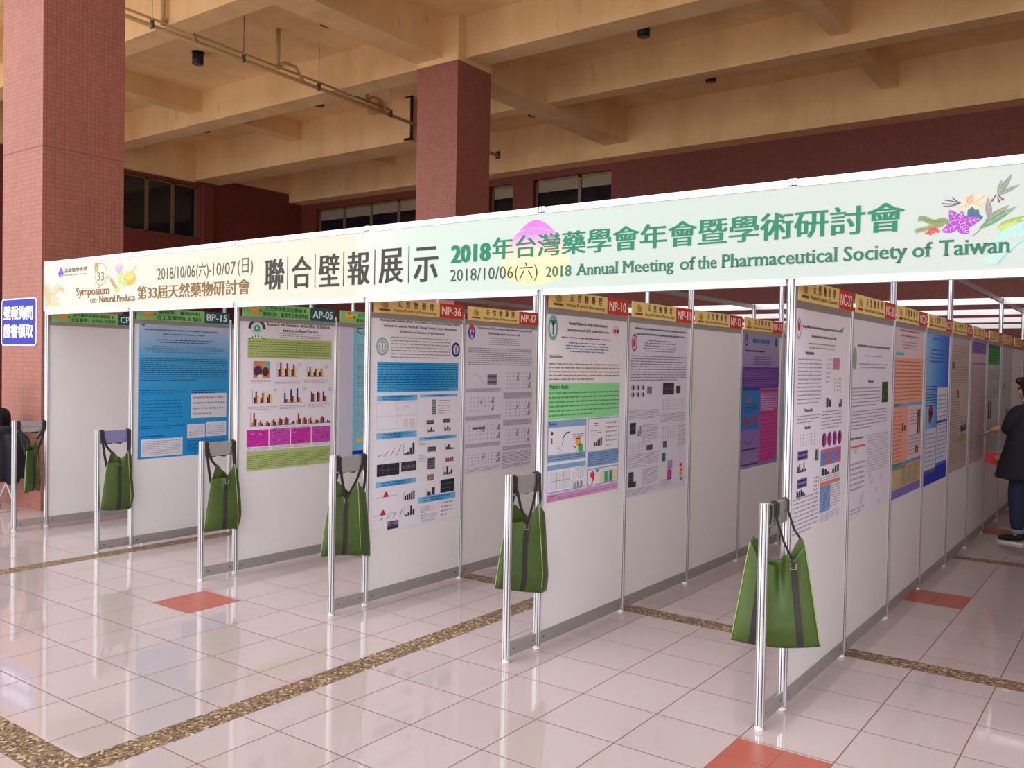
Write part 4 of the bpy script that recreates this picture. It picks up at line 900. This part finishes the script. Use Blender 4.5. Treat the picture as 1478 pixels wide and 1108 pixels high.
# NC-29 orange
w, h = .9, 1.2; o = poster(5, 2, w, h, .0+.03, 'orange and white poster with a purple foot, third in the aisle', (216, 190, 196))
def f(p):
    p.rect(0, .2, 1, .46, (222, 160, 138)); p.lines(.03, .21, .95, .45, 11, (176, 112, 92)); p.rect(0, .48, .5, .84, (224, 156, 134)); p.lines(.03, .5, .3, .82, 14, (180, 112, 92)); p.rect(0, .46, 1, .48, (120, 160, 190), 1); p.rect(.02, .462, .2, .477, (40, 130, 140), 2)
    p.rect(0, .8, 1, .82, (110, 140, 190), 1); p.rect(.02, .8, .3, .82, (30, 140, 150), 2); p.rect(0, .82, 1, .95, (188, 170, 130)); p.lines(.3, .83, .95, .94, 8, (130, 100, 70)); p.rect(0, .95, 1, 1, (124, 104, 186)); p.lines(.55, .5, .97, .6, 5, TL); p.lines(.55, .65, .97, .78, 6, TL); p.rect(.05, .17, .3, .185, (60, 180, 180), 1)
part(o, 'text_block', w, h, f)
part(o, 'heading', w, h, lambda p: (p.text('Constituents and biological activities from', .15, .035, .85, .05, (160, 60, 70), 1, bold=.05), p.text('the natural product', .2, .065, .8, .08, (150, 60, 80), 1, bold=.05), p.lines(.2, .1, .8, .15, 3, TL, center=True)))
part(o, 'chart', w, h, lambda p: (p.bars(.3, .57, .42, .62, [[.9], [.6]], [DK], 1), p.bars(.83, .5, .95, .65, [[.9], [.95]], [(110, 60, 70)], 1), p.bars(.78, .72, .9, .77, [[.9], [.7]], [(190, 40, 50)], 1)))
# NC-30 blue
w, h = .92, 1.21; o = poster(5, 3, w, h, .02, 'bright blue poster with white boxes, fourth in the aisle', grad=gradient_print('bright_blue_fade_print', 0, [(0, (140, 190, 222)), (.5, (70, 140, 214)), (1, (24, 84, 200))], 0, .92))
part(o, 'text_block', w, h, lambda p: (p.rect(.52, .38, .97, .88, (204, 206, 224)), p.lines(.55, .42, .94, .86, 16, TL), p.rect(.05, .64, .5, .93, (206, 206, 222)), p.lines(.08, .66, .46, .92, 9, TL), p.rect(0, .9, 1, 1, (20, 50, 180)), p.rect(.5, .6, .97, .615, (24, 70, 190), 1), p.lines(.04, .36, .48, .5, 8, (30, 70, 140))))
part(o, 'heading', w, h, lambda p: (p.lines(.25, .05, .8, .07, 1, (60, 70, 160)), p.lines(.12, .12, .85, .22, 4, (60, 90, 160), center=True)))
part(o, 'diagram', w, h, lambda p: (p.ell(.25, .53, .09, .04, (150, 30, 60), 1), p.poly([(.16, .53), (.34, .53), (.25, .62)], (96, 40, 60), 1), p.ell(.2, .58, .05, .02, (190, 60, 60), 2)))
# NC-31 .. NC-34 and beyond
w, h = .9, 1.2
o = poster(5, 4, w, h, .03, 'grey-beige poster of dense text, fifth in the aisle', (186, 170, 162))
part(o, 'text_block', w, h, lambda p: (p.lines(.05, .08, .95, .38, 16, (150, 130, 126)), p.lines(.05, .42, .5, .95, 26, (150, 130, 126)), p.lines(.55, .6, .95, .95, 16, (150, 130, 126)), p.rect(.5, .76, .85, .8, (176, 160, 60), 1)))
part(o, 'chart', w, h, lambda p: (p.rect(.06, .2, .22, .25, (120, 90, 84), 1), p.bars(.36, .4, .46, .46, [[.9]], [(110, 60, 60)], 1), p.bars(.6, .66, .9, .72, [[.8], [.6], [.9]], [DK], 1)))
o = poster(5, 5, w, h, .03, 'pinkish poster with a purple heading, sixth in the aisle', (188, 166, 170))
part(o, 'heading', w, h, lambda p: (p.rect(.04, 0, .96, .12, (128, 96, 166)), p.lines(.15, .03, .85, .1, 3, (90, 60, 130)), p.rect(.03, .2, .97, .206, (90, 70, 80), 1)))
part(o, 'text_block', w, h, lambda p: (p.lines(.05, .24, .95, .9, 36, (160, 136, 144))))
o = poster(5, 6, w, h, .03, 'pale poster with a bright green heading, seventh in the aisle', (176, 184, 184))
part(o, 'heading', w, h, lambda p: (p.rect(.04, .0, .96, .06, (60, 90, 80)), p.rect(.04, .06, .96, .2, (40, 150, 70)), p.lines(.15, .08, .85, .18, 4, (20, 90, 50))))
part(o, 'text_block', w, h, lambda p: (p.lines(.05, .25, .95, .5, 14, (140, 146, 150)), p.lines(.05, .7, .95, .95, 12, (140, 146, 150)), p.rect(.12, .52, .22, .68, (50, 56, 60), 1), p.rect(.28, .52, .38, .68, (50, 56, 60), 1)))
o = poster(5, 7, w, h, .03, 'pale poster with small scattered figures, eighth in the aisle', (184, 178, 182))
part(o, 'diagram', w, h, lambda p: (p.dots(.1, .12, .9, .9, 8, 16, (140, 128, 138)), p.ell(.3, .4, .06, .03, (90, 130, 130), 2), p.ell(.6, .65, .07, .04, (120, 80, 100), 2)))
o = poster(5, 9, w, h, .03, 'blue-headed poster at the far end of the aisle, beside the head of the person', (176, 186, 196))
part(o, 'heading', w, h, lambda p: (p.rect(0, .12, 1, .26, (40, 150, 210)), p.lines(.1, .15, .9, .24, 3, (24, 90, 150))))
part(o, 'text_block', w, h, lambda p: p.lines(.05, .3, .95, .95, 34, TL))
# scraps of tape left on the bare NP-12 panel
for (y, z, dy, dz, lab) in ((2.09, 1.56, .02, .12, 'upper white tape scrap at the left edge of the bare panel NP-12'), (2.09, 1.40, .01, .10, 'lower white tape scrap at the left edge of the bare panel NP-12'), (2.1, 1.06, .03, .03, 'small curl of white tape low on the bare panel NP-12'), (2.93, 1.43, .02, .02, 'tiny white tape scrap at the right edge of the bare panel NP-12')):
    b = MB(); b.ribbon([(.002, -dy/2, -dz/2), (.010, dy/3, -dz/6), (.005, 0, dz/5), (.012, dy/2, dz/2)], (0, 1, .3), .012, .0006, M_FOOT)
    tag(b.build('tape_scrap', None, (ROWX[4]+.0085, y, z)), lab, 'tape', 'tape scraps on the bare panel')

# ------------------------------------------------------------------ blue direction sign on the column
def rrect(w, h, r, n=6):
    P = []
    for cx, cy, a in ((w-r, h-r, 0), (r, h-r, 90), (r, r, 180), (w-r, r, 270)):
        for k in range(n+1): t = math.radians(a+90*k/n); P.append((cx+r*math.cos(t), cy+r*math.sin(t)))
    return P
w, h = .80, .52
b = MB(); q = rrect(w, h, .045); M_SW = ink((238, 236, 244)); M_SB = ink((38, 40, 168))
b.face([(x, y, .006) for x, y in q], M_SW); b.face([(x, y, 0) for x, y in reversed(q)], M_SW)
for i in range(len(q)): (x0, y0), (x1, y1) = q[i], q[(i+1) % len(q)]; b.face([(x0, y0, 0), (x1, y1, 0), (x1, y1, .006), (x0, y0, .006)], M_SW)
sg = b.build('wall_sign', None, (-9.045, .388, 1.76), RF); tag(sg, 'blue sign with white Chinese lettering on the red tiled column', 'sign')
b = MB(); b.face([(.014+x, .014+y, .0066) for x, y in rrect(w-.028, h-.028, .035)], M_SB); b.build('blue_field', sg)
b = MB(); lettering(b, '壁報詢問', .05, w-.07, .285, .44, .0072, M_SW, bold=.07, vbold=.05); lettering(b, '證書領取', .05, w-.07, .085, .24, .0072, M_SW, bold=.07, vbold=.05); b.build('lettering', sg)

# ------------------------------------------------------------------ green tote bags
def bag(row, theta, label, seed, off=.055, wid=.185, fold=60, mode='A', H=.50, dy=0.0):
    """folded bags show the webbing face and, round a piped crease, a darker side; mode A: handles at two peaks,
    V: handles crossing to the webbing, O: bag hanging wide open across the frame"""
    rnd = random.Random(seed); a = math.radians(90-theta)
    R = Matrix.Rotation(a, 3, 'Z'); ph = [rnd.uniform(0, 6) for _ in range(4)]
    r = empty('tote_bag', (ROWX[row], -.15+dy, .36)); tag(r, label, 'bag', 'green tote bags hung on the end frames')
    SC_, SW = .36, (-.22,) if mode != 'O' else (-.55, .55)
    def plan(u):
        c = SC_*wid
        if mode == 'O' or u <= c: return u, 0.0, 0.0
        t = math.radians(fold); return c+(u-c)*math.cos(t), (u-c)*math.sin(t), t
    def lerp(T, s):
        for (a0, z0), (a1, z1) in zip(T, T[1:]):
            if s <= a1:
                k = (s-a0)/(a1-a0); k = k*k*(3-2*k); return z0+(z1-z0)*k
        return T[-1][1]
    if mode == 'O':
        TF = [(-1, H-.02), (-.55, H-.115), (0, H-.125), (.3, H-.07), (.55, H-.09), (1, H-.03)]; TB = [(-1, H-.02), (-.9, H), (-.3, H-.10), (.3, H-.10), (.88, H+.01), (1, H-.03)]
    else:
        TF = [(-1, H-.10), (-.22, H-.095), (.1, H-.05), (.36, H+.0), (.6, H-.05), (1, H-.09)]; TB = [(-1, H-.10), (-.62, H), (-.2, H-.05), (.1, H-.09), (1, H-.09)]
    def pt(s, v, side):
        hw = wid*(1-.30*v**1.2) if mode != 'O' else wid*(1.04-.40*v)
        x, y, t = plan(s*hw); e = abs(s)
        zt = lerp(TF if side < 0 else TB, s)
        zb = .012*math.sin(2*s+ph[0])+(.0 if mode == 'O' else -.03*max(0, s-.1) + .02*max(0, -s))
        z = zb+(zt-zb)*v
        T = .05*math.sqrt(max(0, 1-s*s))*(min(1, v*4+.1))**.6*(1.05-v*.7)
        T += (.008*math.sin(5*s+6*v+ph[1])*v+.012*math.sin(10*s+ph[2])*max(0, v-.6))*(1-e)
        if side < 0: T += .03*math.exp(-((s-SW[-1])/.16)**2)*max(0, v-.72)*2
        if mode == 'O' and side < 0: T += -.035*math.exp(-((s-.12)/.12)**2)*max(0, v-.45)*1.6 + .02*math.exp(-((s-.3)/.1)**2)*max(0, v-.5)
        if mode != 'O': T -= .022*math.exp(-((s+.05)/.14)**2)*max(0, v-.7)*2*(1 if side < 0 else 0)
        o2 = -T if side < 0 else T*.7
        return R @ Vector((x-math.sin(t)*o2, y+math.cos(t)*o2, 0))+Vector((off, 0, z))
    N, Mv = 44, 26; V = []; F = []
    for side in (-1, 1):
        for j in range(Mv+1):
            for i in range(N+1): V.append(pt(-1+2*i/N, j/Mv, side))
    S = (N+1)*(Mv+1)
    for q in range(2):
        for j in range(Mv):
            for i in range(N):
                f = (q*S+j*(N+1)+i, q*S+j*(N+1)+i+1, q*S+(j+1)*(N+1)+i+1, q*S+(j+1)*(N+1)+i)
                F.append(f if q == 0 else f[::-1])
    for i in range(N): F.append((i+1, i, S+i, S+i+1))
    b = MB(); b.mesh_part(V, F, M_GREEN, True); o = b.build('body', r)
    bmv = bmesh.new(); bmv.from_mesh(o.data); bmesh.ops.remove_doubles(bmv, verts=bmv.verts, dist=.0004); bmv.to_mesh(o.data); bmv.free()
    sd = o.modifiers.new('thickness', 'SOLIDIFY'); sd.thickness = .0018
    seams = [-.995, .995]+([SC_] if mode != 'O' else [])
    for s in seams:
        t = plan(s*wid)[2]; n2 = R @ Vector((math.sin(t*.5), -math.cos(t*.5), 0))
        b = MB(); b.tube([pt(s, j/14, -1)+n2*(.002 if abs(s) < .9 else 0) for j in range(15)], .0028, M_PIPING, 6); b.build('piping', r)
    for s in SW:
        n2 = R @ Vector((0, -1, 0)); wd = R @ Vector((1, 0, 0))
        w = b = MB(); b.ribbon([pt(s, .01+j*.096, -1)+n2*.0035 for j in range(11)], wd, .028, .0025, M_STRAP); wb = b.build('webbing', r)
        p = pt(s, .965, -1)+n2*.005; b = MB()
        for k in (-1, 1): b.ribbon([p+wd*.012*k, p+wd*.012*k+Vector((0, 0, -.03))], wd, .003, .002, M_PIPING)
        b.ribbon([p+wd*-.012+Vector((0, 0, -.03)), p+wd*.012+Vector((0, 0, -.03))], Vector((0, 0, 1)), .003, .002, M_PIPING); b.build('stitching', wb)
    hb = .673
    def loop(P0, P1, ya, yb, e):
        ya -= dy; yb -= dy
        path = [P0, P0.lerp(Vector((e, ya, hb-.10)), .55), Vector((e, ya, hb-.06)), Vector((e, ya, hb-.008)), Vector((0, ya, hb+.005)), Vector((-e, ya, hb-.010)), Vector((-e, ya+.01, hb-.09))]
        mid = [Vector((-e, ya+(yb-ya)*k, hb-.112)) for k in (.25, .5, .75)]
        path2 = [P1, P1.lerp(Vector((e, yb, hb-.10)), .55), Vector((e, yb, hb-.06)), Vector((e, yb, hb-.008)), Vector((0, yb, hb+.005)), Vector((-e, yb, hb-.010)), Vector((-e, yb-.01, hb-.09))]
        b = MB(); b.ribbon(path+mid+path2[::-1], (0, 1, 0), .021, .003, M_STRAP); b.build('strap', r)
    if mode == 'A':
        loop(pt(-.62, .97, 1), pt(SC_, .985, -1), -.112, .112, .017); loop(pt(-.95, .9, 1), pt(.95, .9, 1), -.122, .122, .021)
    elif mode == 'V':
        q = pt(-.22, .985, -1)+R @ Vector((0, -.004, 0))
        loop(q+Vector((0, -.006, 0)), q+Vector((0, .006, 0)), -.105, .1, .019); loop(pt(-.9, .9, 1), pt(.8, .9, 1), -.118, .122, .023)
    else:
        loop(pt(-.55, .97, -1), pt(.55, .97, -1), -.115, -.05, .019); loop(pt(-.8, .97, 1), pt(.85, .97, 1), -.02, .115, .021)
bag(0, -42, 'green tote bag seen edge-on on the leftmost end frame, beside the tiled column', 1, .03, .17, 0, 'A')
bag(1, 4, 'green tote bag under the lavender crossbar', 2, .06, .18, dy=.03)
bag(2, 8, 'green tote bag hung before the blue poster, near the red floor square', 3, .06, .19, dy=.035)
bag(3, 27, 'green tote bag with crossed straps beside the poster with the big blue block', 4, -.01, .19, 35, 'V', dy=.01)
bag(4, 27, 'green tote bag with crossed straps at the row headed NP-10', 5, .0, .21, 42, 'V', dy=.05)
bag(5, 66, 'wide-open green tote bag on the nearest end frame at the right', 6, .012, .195, 0, 'O')

# ------------------------------------------------------------------ figures
def evaluated(o, name):
    dg = bpy.context.evaluated_depsgraph_get(); dg.update()
    me = bpy.data.meshes.new_from_object(o.evaluated_get(dg)); me.name = name; return me
def skin_mesh(name, chains, blobs=(), voxel=.01, smooth=4, m=None, loft=()):
    """chains: lists of (point, radius); blobs: (centre, radii, rotz) ellipsoids; fused into ONE surface"""
    bm = bmesh.new()
    for ch in chains:
        me = bpy.data.meshes.new('t'); me.from_pydata([tuple(p) for p, r in ch], [(i, i+1) for i in range(len(ch)-1)], [])
        o = bpy.data.objects.new('t', me); COL.objects.link(o); o.modifiers.new('s', 'SKIN'); sv = me.skin_vertices[0].data
        for i, (p, r) in enumerate(ch): sv[i].radius = (r, r) if not isinstance(r, tuple) else r
        sv[0].use_root = True; ss = o.modifiers.new('u', 'SUBSURF'); ss.levels = 2
        e = evaluated(o, 't2'); bm.from_mesh(e); bpy.data.objects.remove(o); bpy.data.meshes.remove(me); bpy.data.meshes.remove(e)
    if loft:                                       # rings (centre, rx, ry, turn)
        rows = []
        for c, rx, ry, tz in loft:
            row = []
            for k in range(32):
                t = 2*PI*k/32; x, y = rx*math.cos(t), ry*math.sin(t); row.append(bm.verts.new((c.x+x*math.cos(tz)-y*math.sin(tz), c.y+x*math.sin(tz)+y*math.cos(tz), c.z+.006*math.sin(6*t))))
            rows.append(row)
        for r0, r1 in zip(rows, rows[1:]):
            for k in range(32): bm.faces.new((r0[k], r0[(k+1) % 32], r1[(k+1) % 32], r1[k]))
        bm.faces.new(rows[0][::-1]); bm.faces.new(rows[-1])
    for c, rad, rz in blobs:
        mt = Matrix.Translation(c) @ Matrix.Rotation(rz, 4, 'Z') @ Matrix.Diagonal((*rad, 1))
        bmesh.ops.create_uvsphere(bm, u_segments=24, v_segments=16, radius=1, matrix=mt)
    me = bpy.data.meshes.new('t'); bm.to_mesh(me); bm.free()
    o = bpy.data.objects.new('t', me); COL.objects.link(o)
    rm = o.modifiers.new('r', 'REMESH'); rm.mode = 'VOXEL'; rm.voxel_size = voxel
    sm = o.modifiers.new('m', 'SMOOTH'); sm.iterations = smooth; sm.factor = .5
    e = evaluated(o, name); bpy.data.objects.remove(o)
    e.materials.clear(); e.materials.append(m)
    for p in e.polygons: p.use_smooth = True
    return e
M_SKIN = mat('warm_skin', (198, 146, 116), .5, 0, .4, noise=.05, nscale=20)
M_HAIR = mat('dark_brown_hair', (44, 30, 26), .45, noise=.3, nscale=60)
M_COAT = mat('black_navy_cloth', (26, 24, 36), .85, noise=.15, nscale=40, bump=.1, bscale=200)
M_JEAN = mat('dark_denim', (36, 42, 72), .85, noise=.15, nscale=80)
M_CUFF = mat('rolled_denim_cuff', (122, 126, 146), .85)
M_SHOE = mat('black_canvas_shoe', (24, 22, 26), .7)
M_SOLE = mat('white_rubber_sole', (206, 200, 196), .6)
M_EYE = mat('dark_eye', (26, 20, 20), .2); M_LIP = mat('lip', (166, 92, 84), .5)
M_COLLAR = mat('pale_collar', (206, 192, 176), .8)
V3 = Vector
def shoe(parent, heel, ang, L=.25):
    ca, sa = math.cos(ang), math.sin(ang); T = lambda a, q, z: V3((heel[0]+a*ca-q*sa, heel[1]+a*sa+q*ca, heel[2]+z))
    me = skin_mesh('shoe', [[(T(.03, 0, .06), .036), (T(.08, 0, .062), .036), (T(.14, 0, .05), .036), (T(.2, 0, .042), .033), (T(.235, 0, .038), .022)]], [(T(.04, 0, .07), (.04, .036, .035), ang)], .006, 3, M_SHOE)
    o = link('shoe', me, parent)
    b = MB(); n = 24; pts = []
    for k in range(n):
        t = 2*PI*k/n; pts.append(T(  .12+.125*math.cos(t), .041*math.sin(t)*(1+.12*math.cos(t)), 0))
    b.face([p+V3((0, 0, .022)) for p in pts], M_SOLE); b.face([p for p in reversed(pts)], M_SOLE)
    for k in range(n): p, q = pts[k], pts[(k+1) % n]; b.face([p, q, q+V3((0, 0, .022)), p+V3((0, 0, .022))], M_SOLE, smooth=True)
    b.build('sole', o)
def hand_chains(wrist, d, palmn, curl=.25):
    """palm plus five fingers; d = direction of the fingers, palmn = palm normal"""
    d = V3(d).normalized(); n = V3(palmn).normalized(); s = d.cross(n).normalized(); ch = []
    for q in (-.026, -.009, .009, .026): ch.append([(wrist+s*q*.6, .014), (wrist+d*.045+s*q, .013), (wrist+d*.085+s*q, .011)])
    for q, L in ((-.03, .062), (-.011, .078), (.009, .083), (.028, .072)):
        k = wrist+d*.085+s*q; d1 = (d+n*curl).normalized(); d2 = (d+n*curl*2.2).normalized()
        ch.append([(k-d*.015, .0095), (k+d1*L*.5, .0085), (k+d1*L*.5+d2*L*.5, .0065)])
    t0 = wrist+d*.025+s*.03; t1 = t0+(s*.8+d*.6).normalized()*.035; ch.append([(t0-s*.01, .012), (t1, .010), (t1+(d+s*.25).normalized()*.03, .008)])
    return ch
def head(parent, c, face, blobs, chains):
    """adds a head with nose, brow, chin and ears to the body lists; returns a placer for eyes and mouth"""
    f = V3(face); f.z = 0; f.normalize(); rz = math.atan2(f.y, f.x); l = V3((-f.y, f.x, 0)); u = V3((0, 0, 1))
    blobs += [(c+u*.015-f*.008, (.096, .076, .108), rz), (c+f*.03-u*.05, (.055, .055, .065), rz), (c+f*.062-u*.09, (.022, .03, .022), rz), (c+f*.075+u*.018, (.02, .045, .012), rz)]
    blobs += [(c+f*.095-u*.025, (.02, .014, .014), rz), (c+f*.09+u*.0, (.012, .009, .028), rz)]
    for sg in (-1, 1): blobs.append((c+l*sg*.078-f*.005-u*.01, (.016, .009, .03), rz)); blobs.append((c+l*sg*.042+f*.05-u*.035, (.03, .026, .03), rz))
    def place():
        for sg in (-1, 1):
            b = MB(); V = []; F = []
            bm = bmesh.new(); bmesh.ops.create_uvsphere(bm, u_segments=10, v_segments=8, radius=.011, matrix=Matrix.Translation(c+l*sg*.032+f*.081+u*.0)); me = bpy.data.meshes.new('eye'); bm.to_mesh(me); bm.free(); me.materials.append(M_EYE); link('eye', me, parent)
        bm = bmesh.new(); bmesh.ops.create_uvsphere(bm, u_segments=10, v_segments=8, radius=1, matrix=Matrix.Translation(c+f*.081-u*.064) @ Matrix.Rotation(rz, 4, 'Z') @ Matrix.Diagonal((.009, .024, .007, 1))); me = bpy.data.meshes.new('mouth'); bm.to_mesh(me); bm.free(); me.materials.append(M_LIP); link('mouth', me, parent)
    return place, f, l, rz

# standing visitor at the right edge
base = V3((.45, 5.6, 0)); pr = empty('person', base); tag(pr, 'person in a loose black top and rolled dark jeans touching a poster in the aisle', 'person')
L_ = lambda x, y, z: V3((x-base.x, y-base.y, z))
blobs = []; chains = []
hc = L_(.435, 5.62, 1.505)
plc, fdir, ldir, rz = head(pr, hc, (-.92, .4, 0), blobs, chains)
chains += [[(L_(.45, 5.6, .88), .13), (L_(.45, 5.6, 1.0), .12), (L_(.45, 5.6, 1.15), .13), (L_(.45, 5.61, 1.28), .12), (L_(.45, 5.61, 1.36), .06), (L_(.44, 5.62, 1.43), .052), (L_(.44, 5.62, 1.49), .05)],
           [(L_(.45, 5.6, 1.29), .06), (L_(.36, 5.47, 1.3), .055), (L_(.32, 5.47, 1.19), .045), (L_(.285, 5.5, 1.1), .04), (L_(.19, 5.55, 1.115), .036), (L_(.11, 5.585, 1.085), .026)],
           [(L_(.45, 5.6, 1.29), .06), (L_(.53, 5.74, 1.3), .055), (L_(.55, 5.77, 1.05), .043), (L_(.42, 5.78, .9), .037), (L_(.28, 5.74, .84), .026)],
           [(L_(.44, 5.55, .9), .095), (L_(.40, 5.52, .7), .08), (L_(.36, 5.53, .48), .06), (L_(.365, 5.55, .28), .052), (L_(.375, 5.56, .08), .036), (L_(.33, 5.58, .05), .032)],
           [(L_(.47, 5.66, .9), .095), (L_(.50, 5.67, .7), .08), (L_(.50, 5.68, .48), .06), (L_(.51, 5.69, .28), .052), (L_(.52, 5.69, .08), .036), (L_(.47, 5.71, .05), .032)]]
chains += hand_chains(L_(.115, 5.587, 1.083), (-.42, .7, -.25), (.3, .2, -1), .1)
chains += hand_chains(L_(.275, 5.738, .838), (-.9, -.3, -.25), (.2, -.9, .2), .5)
link('body', skin_mesh('body', chains, blobs, .008, 4, M_SKIN), pr); plc()
hb_ = [(hc+V3((0, 0, .038))-fdir*.024, (.108, .1, .103), rz), (hc-fdir*.075-V3((0, 0, .02)), (.06, .085, .1), rz), (hc+fdir*.07+V3((0, 0, .075)), (.055, .08, .04), rz)]
for sg in (-1, 1): hb_.append((hc+ldir*sg*.08-fdir*.025-V3((0, 0, .01)), (.052, .024, .09), rz))
hb_.append((hc-fdir*.125+V3((0, 0, .03)), (.045, .05, .045), rz))
link('hair', skin_mesh('hair', [], hb_, .009, 2, M_HAIR), pr)
tc = [[(L_(.45, 5.61, 1.1), .1), (L_(.45, 5.61, 1.31), .11), (L_(.445, 5.615, 1.385), .07)],
      [(L_(.45, 5.6, 1.28), .08), (L_(.355, 5.46, 1.29), .075), (L_(.31, 5.46, 1.2), .078), (L_(.28, 5.49, 1.11), .072), (L_(.235, 5.525, 1.11), .062)],
      [(L_(.45, 5.6, 1.28), .08), (L_(.54, 5.75, 1.29), .075), (L_(.56, 5.78, 1.06), .07), (L_(.45, 5.785, .92), .06)]]
jk = link('jacket', skin_mesh('jacket', tc, [], .012, 4, M_COAT, [(L_(.43, 5.58, .64), .275, .23, .4), (L_(.435, 5.585, .8), .245, .21, .4), (L_(.445, 5.6, 1.0), .21, .175, .7), (L_(.45, 5.61, 1.15), .19, .15, .9), (L_(.45, 5.61, 1.27), .19, .12, .95), (L_(.45, 5.61, 1.345), .12, .09, .95)]), pr); jk['label'] = 'loose black top'
tr = [[(L_(.44, 5.57, .9), .125), (L_(.40, 5.53, .7), .11), (L_(.365, 5.53, .48), .086), (L_(.37, 5.55, .28), .075), (L_(.375, 5.56, .125), .06)],
      [(L_(.47, 5.65, .9), .125), (L_(.50, 5.67, .7), .11), (L_(.505, 5.68, .48), .086), (L_(.515, 5.69, .28), .075), (L_(.52, 5.69, .125), .06)]]
tj = link('trousers', skin_mesh('trousers', tr, [], .01, 3, M_JEAN), pr); tj['label'] = 'dark denim trousers'
for cx, cy in ((.376, 5.56), (.521, 5.69)):
    b = MB(); b.tube([L_(cx, cy, .105), L_(cx, cy, .145)], .062, M_CUFF, 20); b.build('cuff', tj)
shoe(pr, L_(.43, 5.535, 0), math.radians(162)); shoe(pr, L_(.575, 5.665, 0), math.radians(162))
b = MB(); b.tube([L_(.44, 5.615, 1.375), L_(.44, 5.618, 1.405)], .064, M_COLLAR, 18); b.build('collar', pr)['label'] = 'pale collar'
# red booklet held low at the panel
b = MB(); b.box(-.085, .085, -.012, .012, -.06, .06, mat('red_booklet_cover', (196, 44, 48), .5)); b.box(-.083, .083, -.009, .009, -.0605, .0605, M_FOOT)
rb = b.build('booklet', None, (.15, 5.70, .80), (0, math.radians(12), math.radians(20))); tag(rb, 'red booklet held low by the person in the aisle', 'booklet')

# seated visitor, mostly outside the left edge
base = V3((-8.66, .02, 0)); ps = empty('person', base); tag(ps, 'person in dark navy clothes seated at the left edge before the tiled column', 'person')
S_ = lambda x, y, z: V3((x, y, z))
blobs = []; chains = []
hc = S_(.1, 0, 1.34); plc, fdir, ldir, rz = head(ps, hc, (-1, -.1, 0), blobs, chains)
chains += [[(S_(.12, 0, .55), .13), (S_(.11, 0, .7), .125), (S_(.12, 0, .88), .13), (S_(.12, 0, 1.06), .11), (S_(.115, 0, 1.16), .055), (S_(.11, 0, 1.25), .05), (S_(.105, 0, 1.32), .05)]]
for sg in (-1, 1):
    chains += [[(S_(.1, sg*.09, .53), .085), (S_(-.14, sg*.1, .53), .075), (S_(-.36, sg*.1, .5), .06), (S_(-.38, sg*.1, .28), .05), (S_(-.38, sg*.1, .09), .036), (S_(-.43, sg*.1, .045), .032)],
               [(S_(.12, 0, 1.05), .06), (S_(.12, sg*.18, 1.05), .055), (S_(-.02, sg*.23, .78), .042), (S_(-.2, sg*.16, .66), .034), (S_(-.25, sg*.14, .645), .026)]]
    chains += hand_chains(S_(-.25, sg*.14, .645), (-1, -sg*.2, -.25), (0, 0, -1), .3)
link('body', skin_mesh('body', chains, blobs, .009, 4, M_SKIN), ps); plc()
link('hair', skin_mesh('hair', [], [(hc+V3((.03, 0, .035)), (.1, .09, .098), 0), (hc+V3((.085, 0, -.06)), (.05, .08, .13), 0)]+[(hc+V3((.03, s*.075, -.04)), (.04, .022, .1), 0) for s in (-1, 1)], .01, 2, M_HAIR), ps)
tc = [[(S_(.13, 0, .5), .17), (S_(.13, 0, .68), .17), (S_(.13, 0, .88), .17), (S_(.125, 0, 1.06), .135), (S_(.115, 0, 1.15), .07)]]
for sg in (-1, 1): tc.append([(S_(.12, 0, 1.04), .075), (S_(.12, sg*.185, 1.04), .07), (S_(-.02, sg*.235, .78), .058), (S_(-.19, sg*.165, .665), .046)])
link('jacket', skin_mesh('jacket', tc, [], .012, 4, M_COAT), ps)['label'] = 'dark navy jacket'
link('trousers', skin_mesh('trousers', [[(S_(.1, sg*.09, .53), .105), (S_(-.14, sg*.1, .535), .095), (S_(-.365, sg*.1, .5), .078), (S_(-.38, sg*.1, .28), .066), (S_(-.38, sg*.1, .11), .052)] for sg in (-1, 1)], [], .011, 3, M_COAT), ps)
for sg in (-1, 1): shoe(ps, S_(-.31, sg*.1, 0), PI)
# white folding chair
ch = empty('folding_chair', (-8.58, .02, 0)); tag(ch, 'white tubular folding chair under the seated person at the left edge', 'chair')
M_CH = mat('white_chair_tube', (226, 220, 216), .4)
b = MB(); b.box(-.21, .19, -.2, .2, .415, .43, mat('dark_seat_pad', (40, 38, 48), .7)); b.build('seat', ch)
for sg in (-1, 1):
    b = MB(); b.tube([(.24, sg*.215, .008), (-.02, sg*.215, .30), (-.2, sg*.215, .43)], .011, M_CH, 8); b.build('leg', ch)
    b = MB(); b.tube([(-.26, sg*.235, .008), (-.02, sg*.235, .30), (.16, sg*.235, .52), (.2, sg*.235, .86)], .011, M_CH, 8); b.build('leg', ch)
b = MB(); b.tube([(.235, -.215, .016), (.235, .215, .016)], .009, M_CH, 8); b.tube([(-.255, -.235, .016), (-.255, .235, .016)], .009, M_CH, 8); b.build('stretcher', ch)
b = MB(); b.box(.18, .2, -.225, .225, .66, .86, M_CH); b.build('backrest', ch)
# coat hung over the chair back
cm = skin_mesh('coat', [[(S_(-.1, -.14, .72), .05), (S_(-.06, .0, .74), .06), (S_(-.1, .15, .72), .05)], [(S_(-.04, -.12, .70), .07), (S_(.04, -.12, .5), .1), (S_(.03, -.11, .2), .07)], [(S_(-.04, .12, .70), .07), (S_(.04, .12, .5), .1), (S_(.03, .11, .22), .07)], [(S_(-.03, 0, .70), .075), (S_(.07, 0, .5), .11), (S_(.05, 0, .16), .08)]], [], .012, 4, M_COAT)
tag(link('coat', cm, None, (-8.2, .1, .13)), 'dark navy coat hanging over the back of the white folding chair', 'coat')
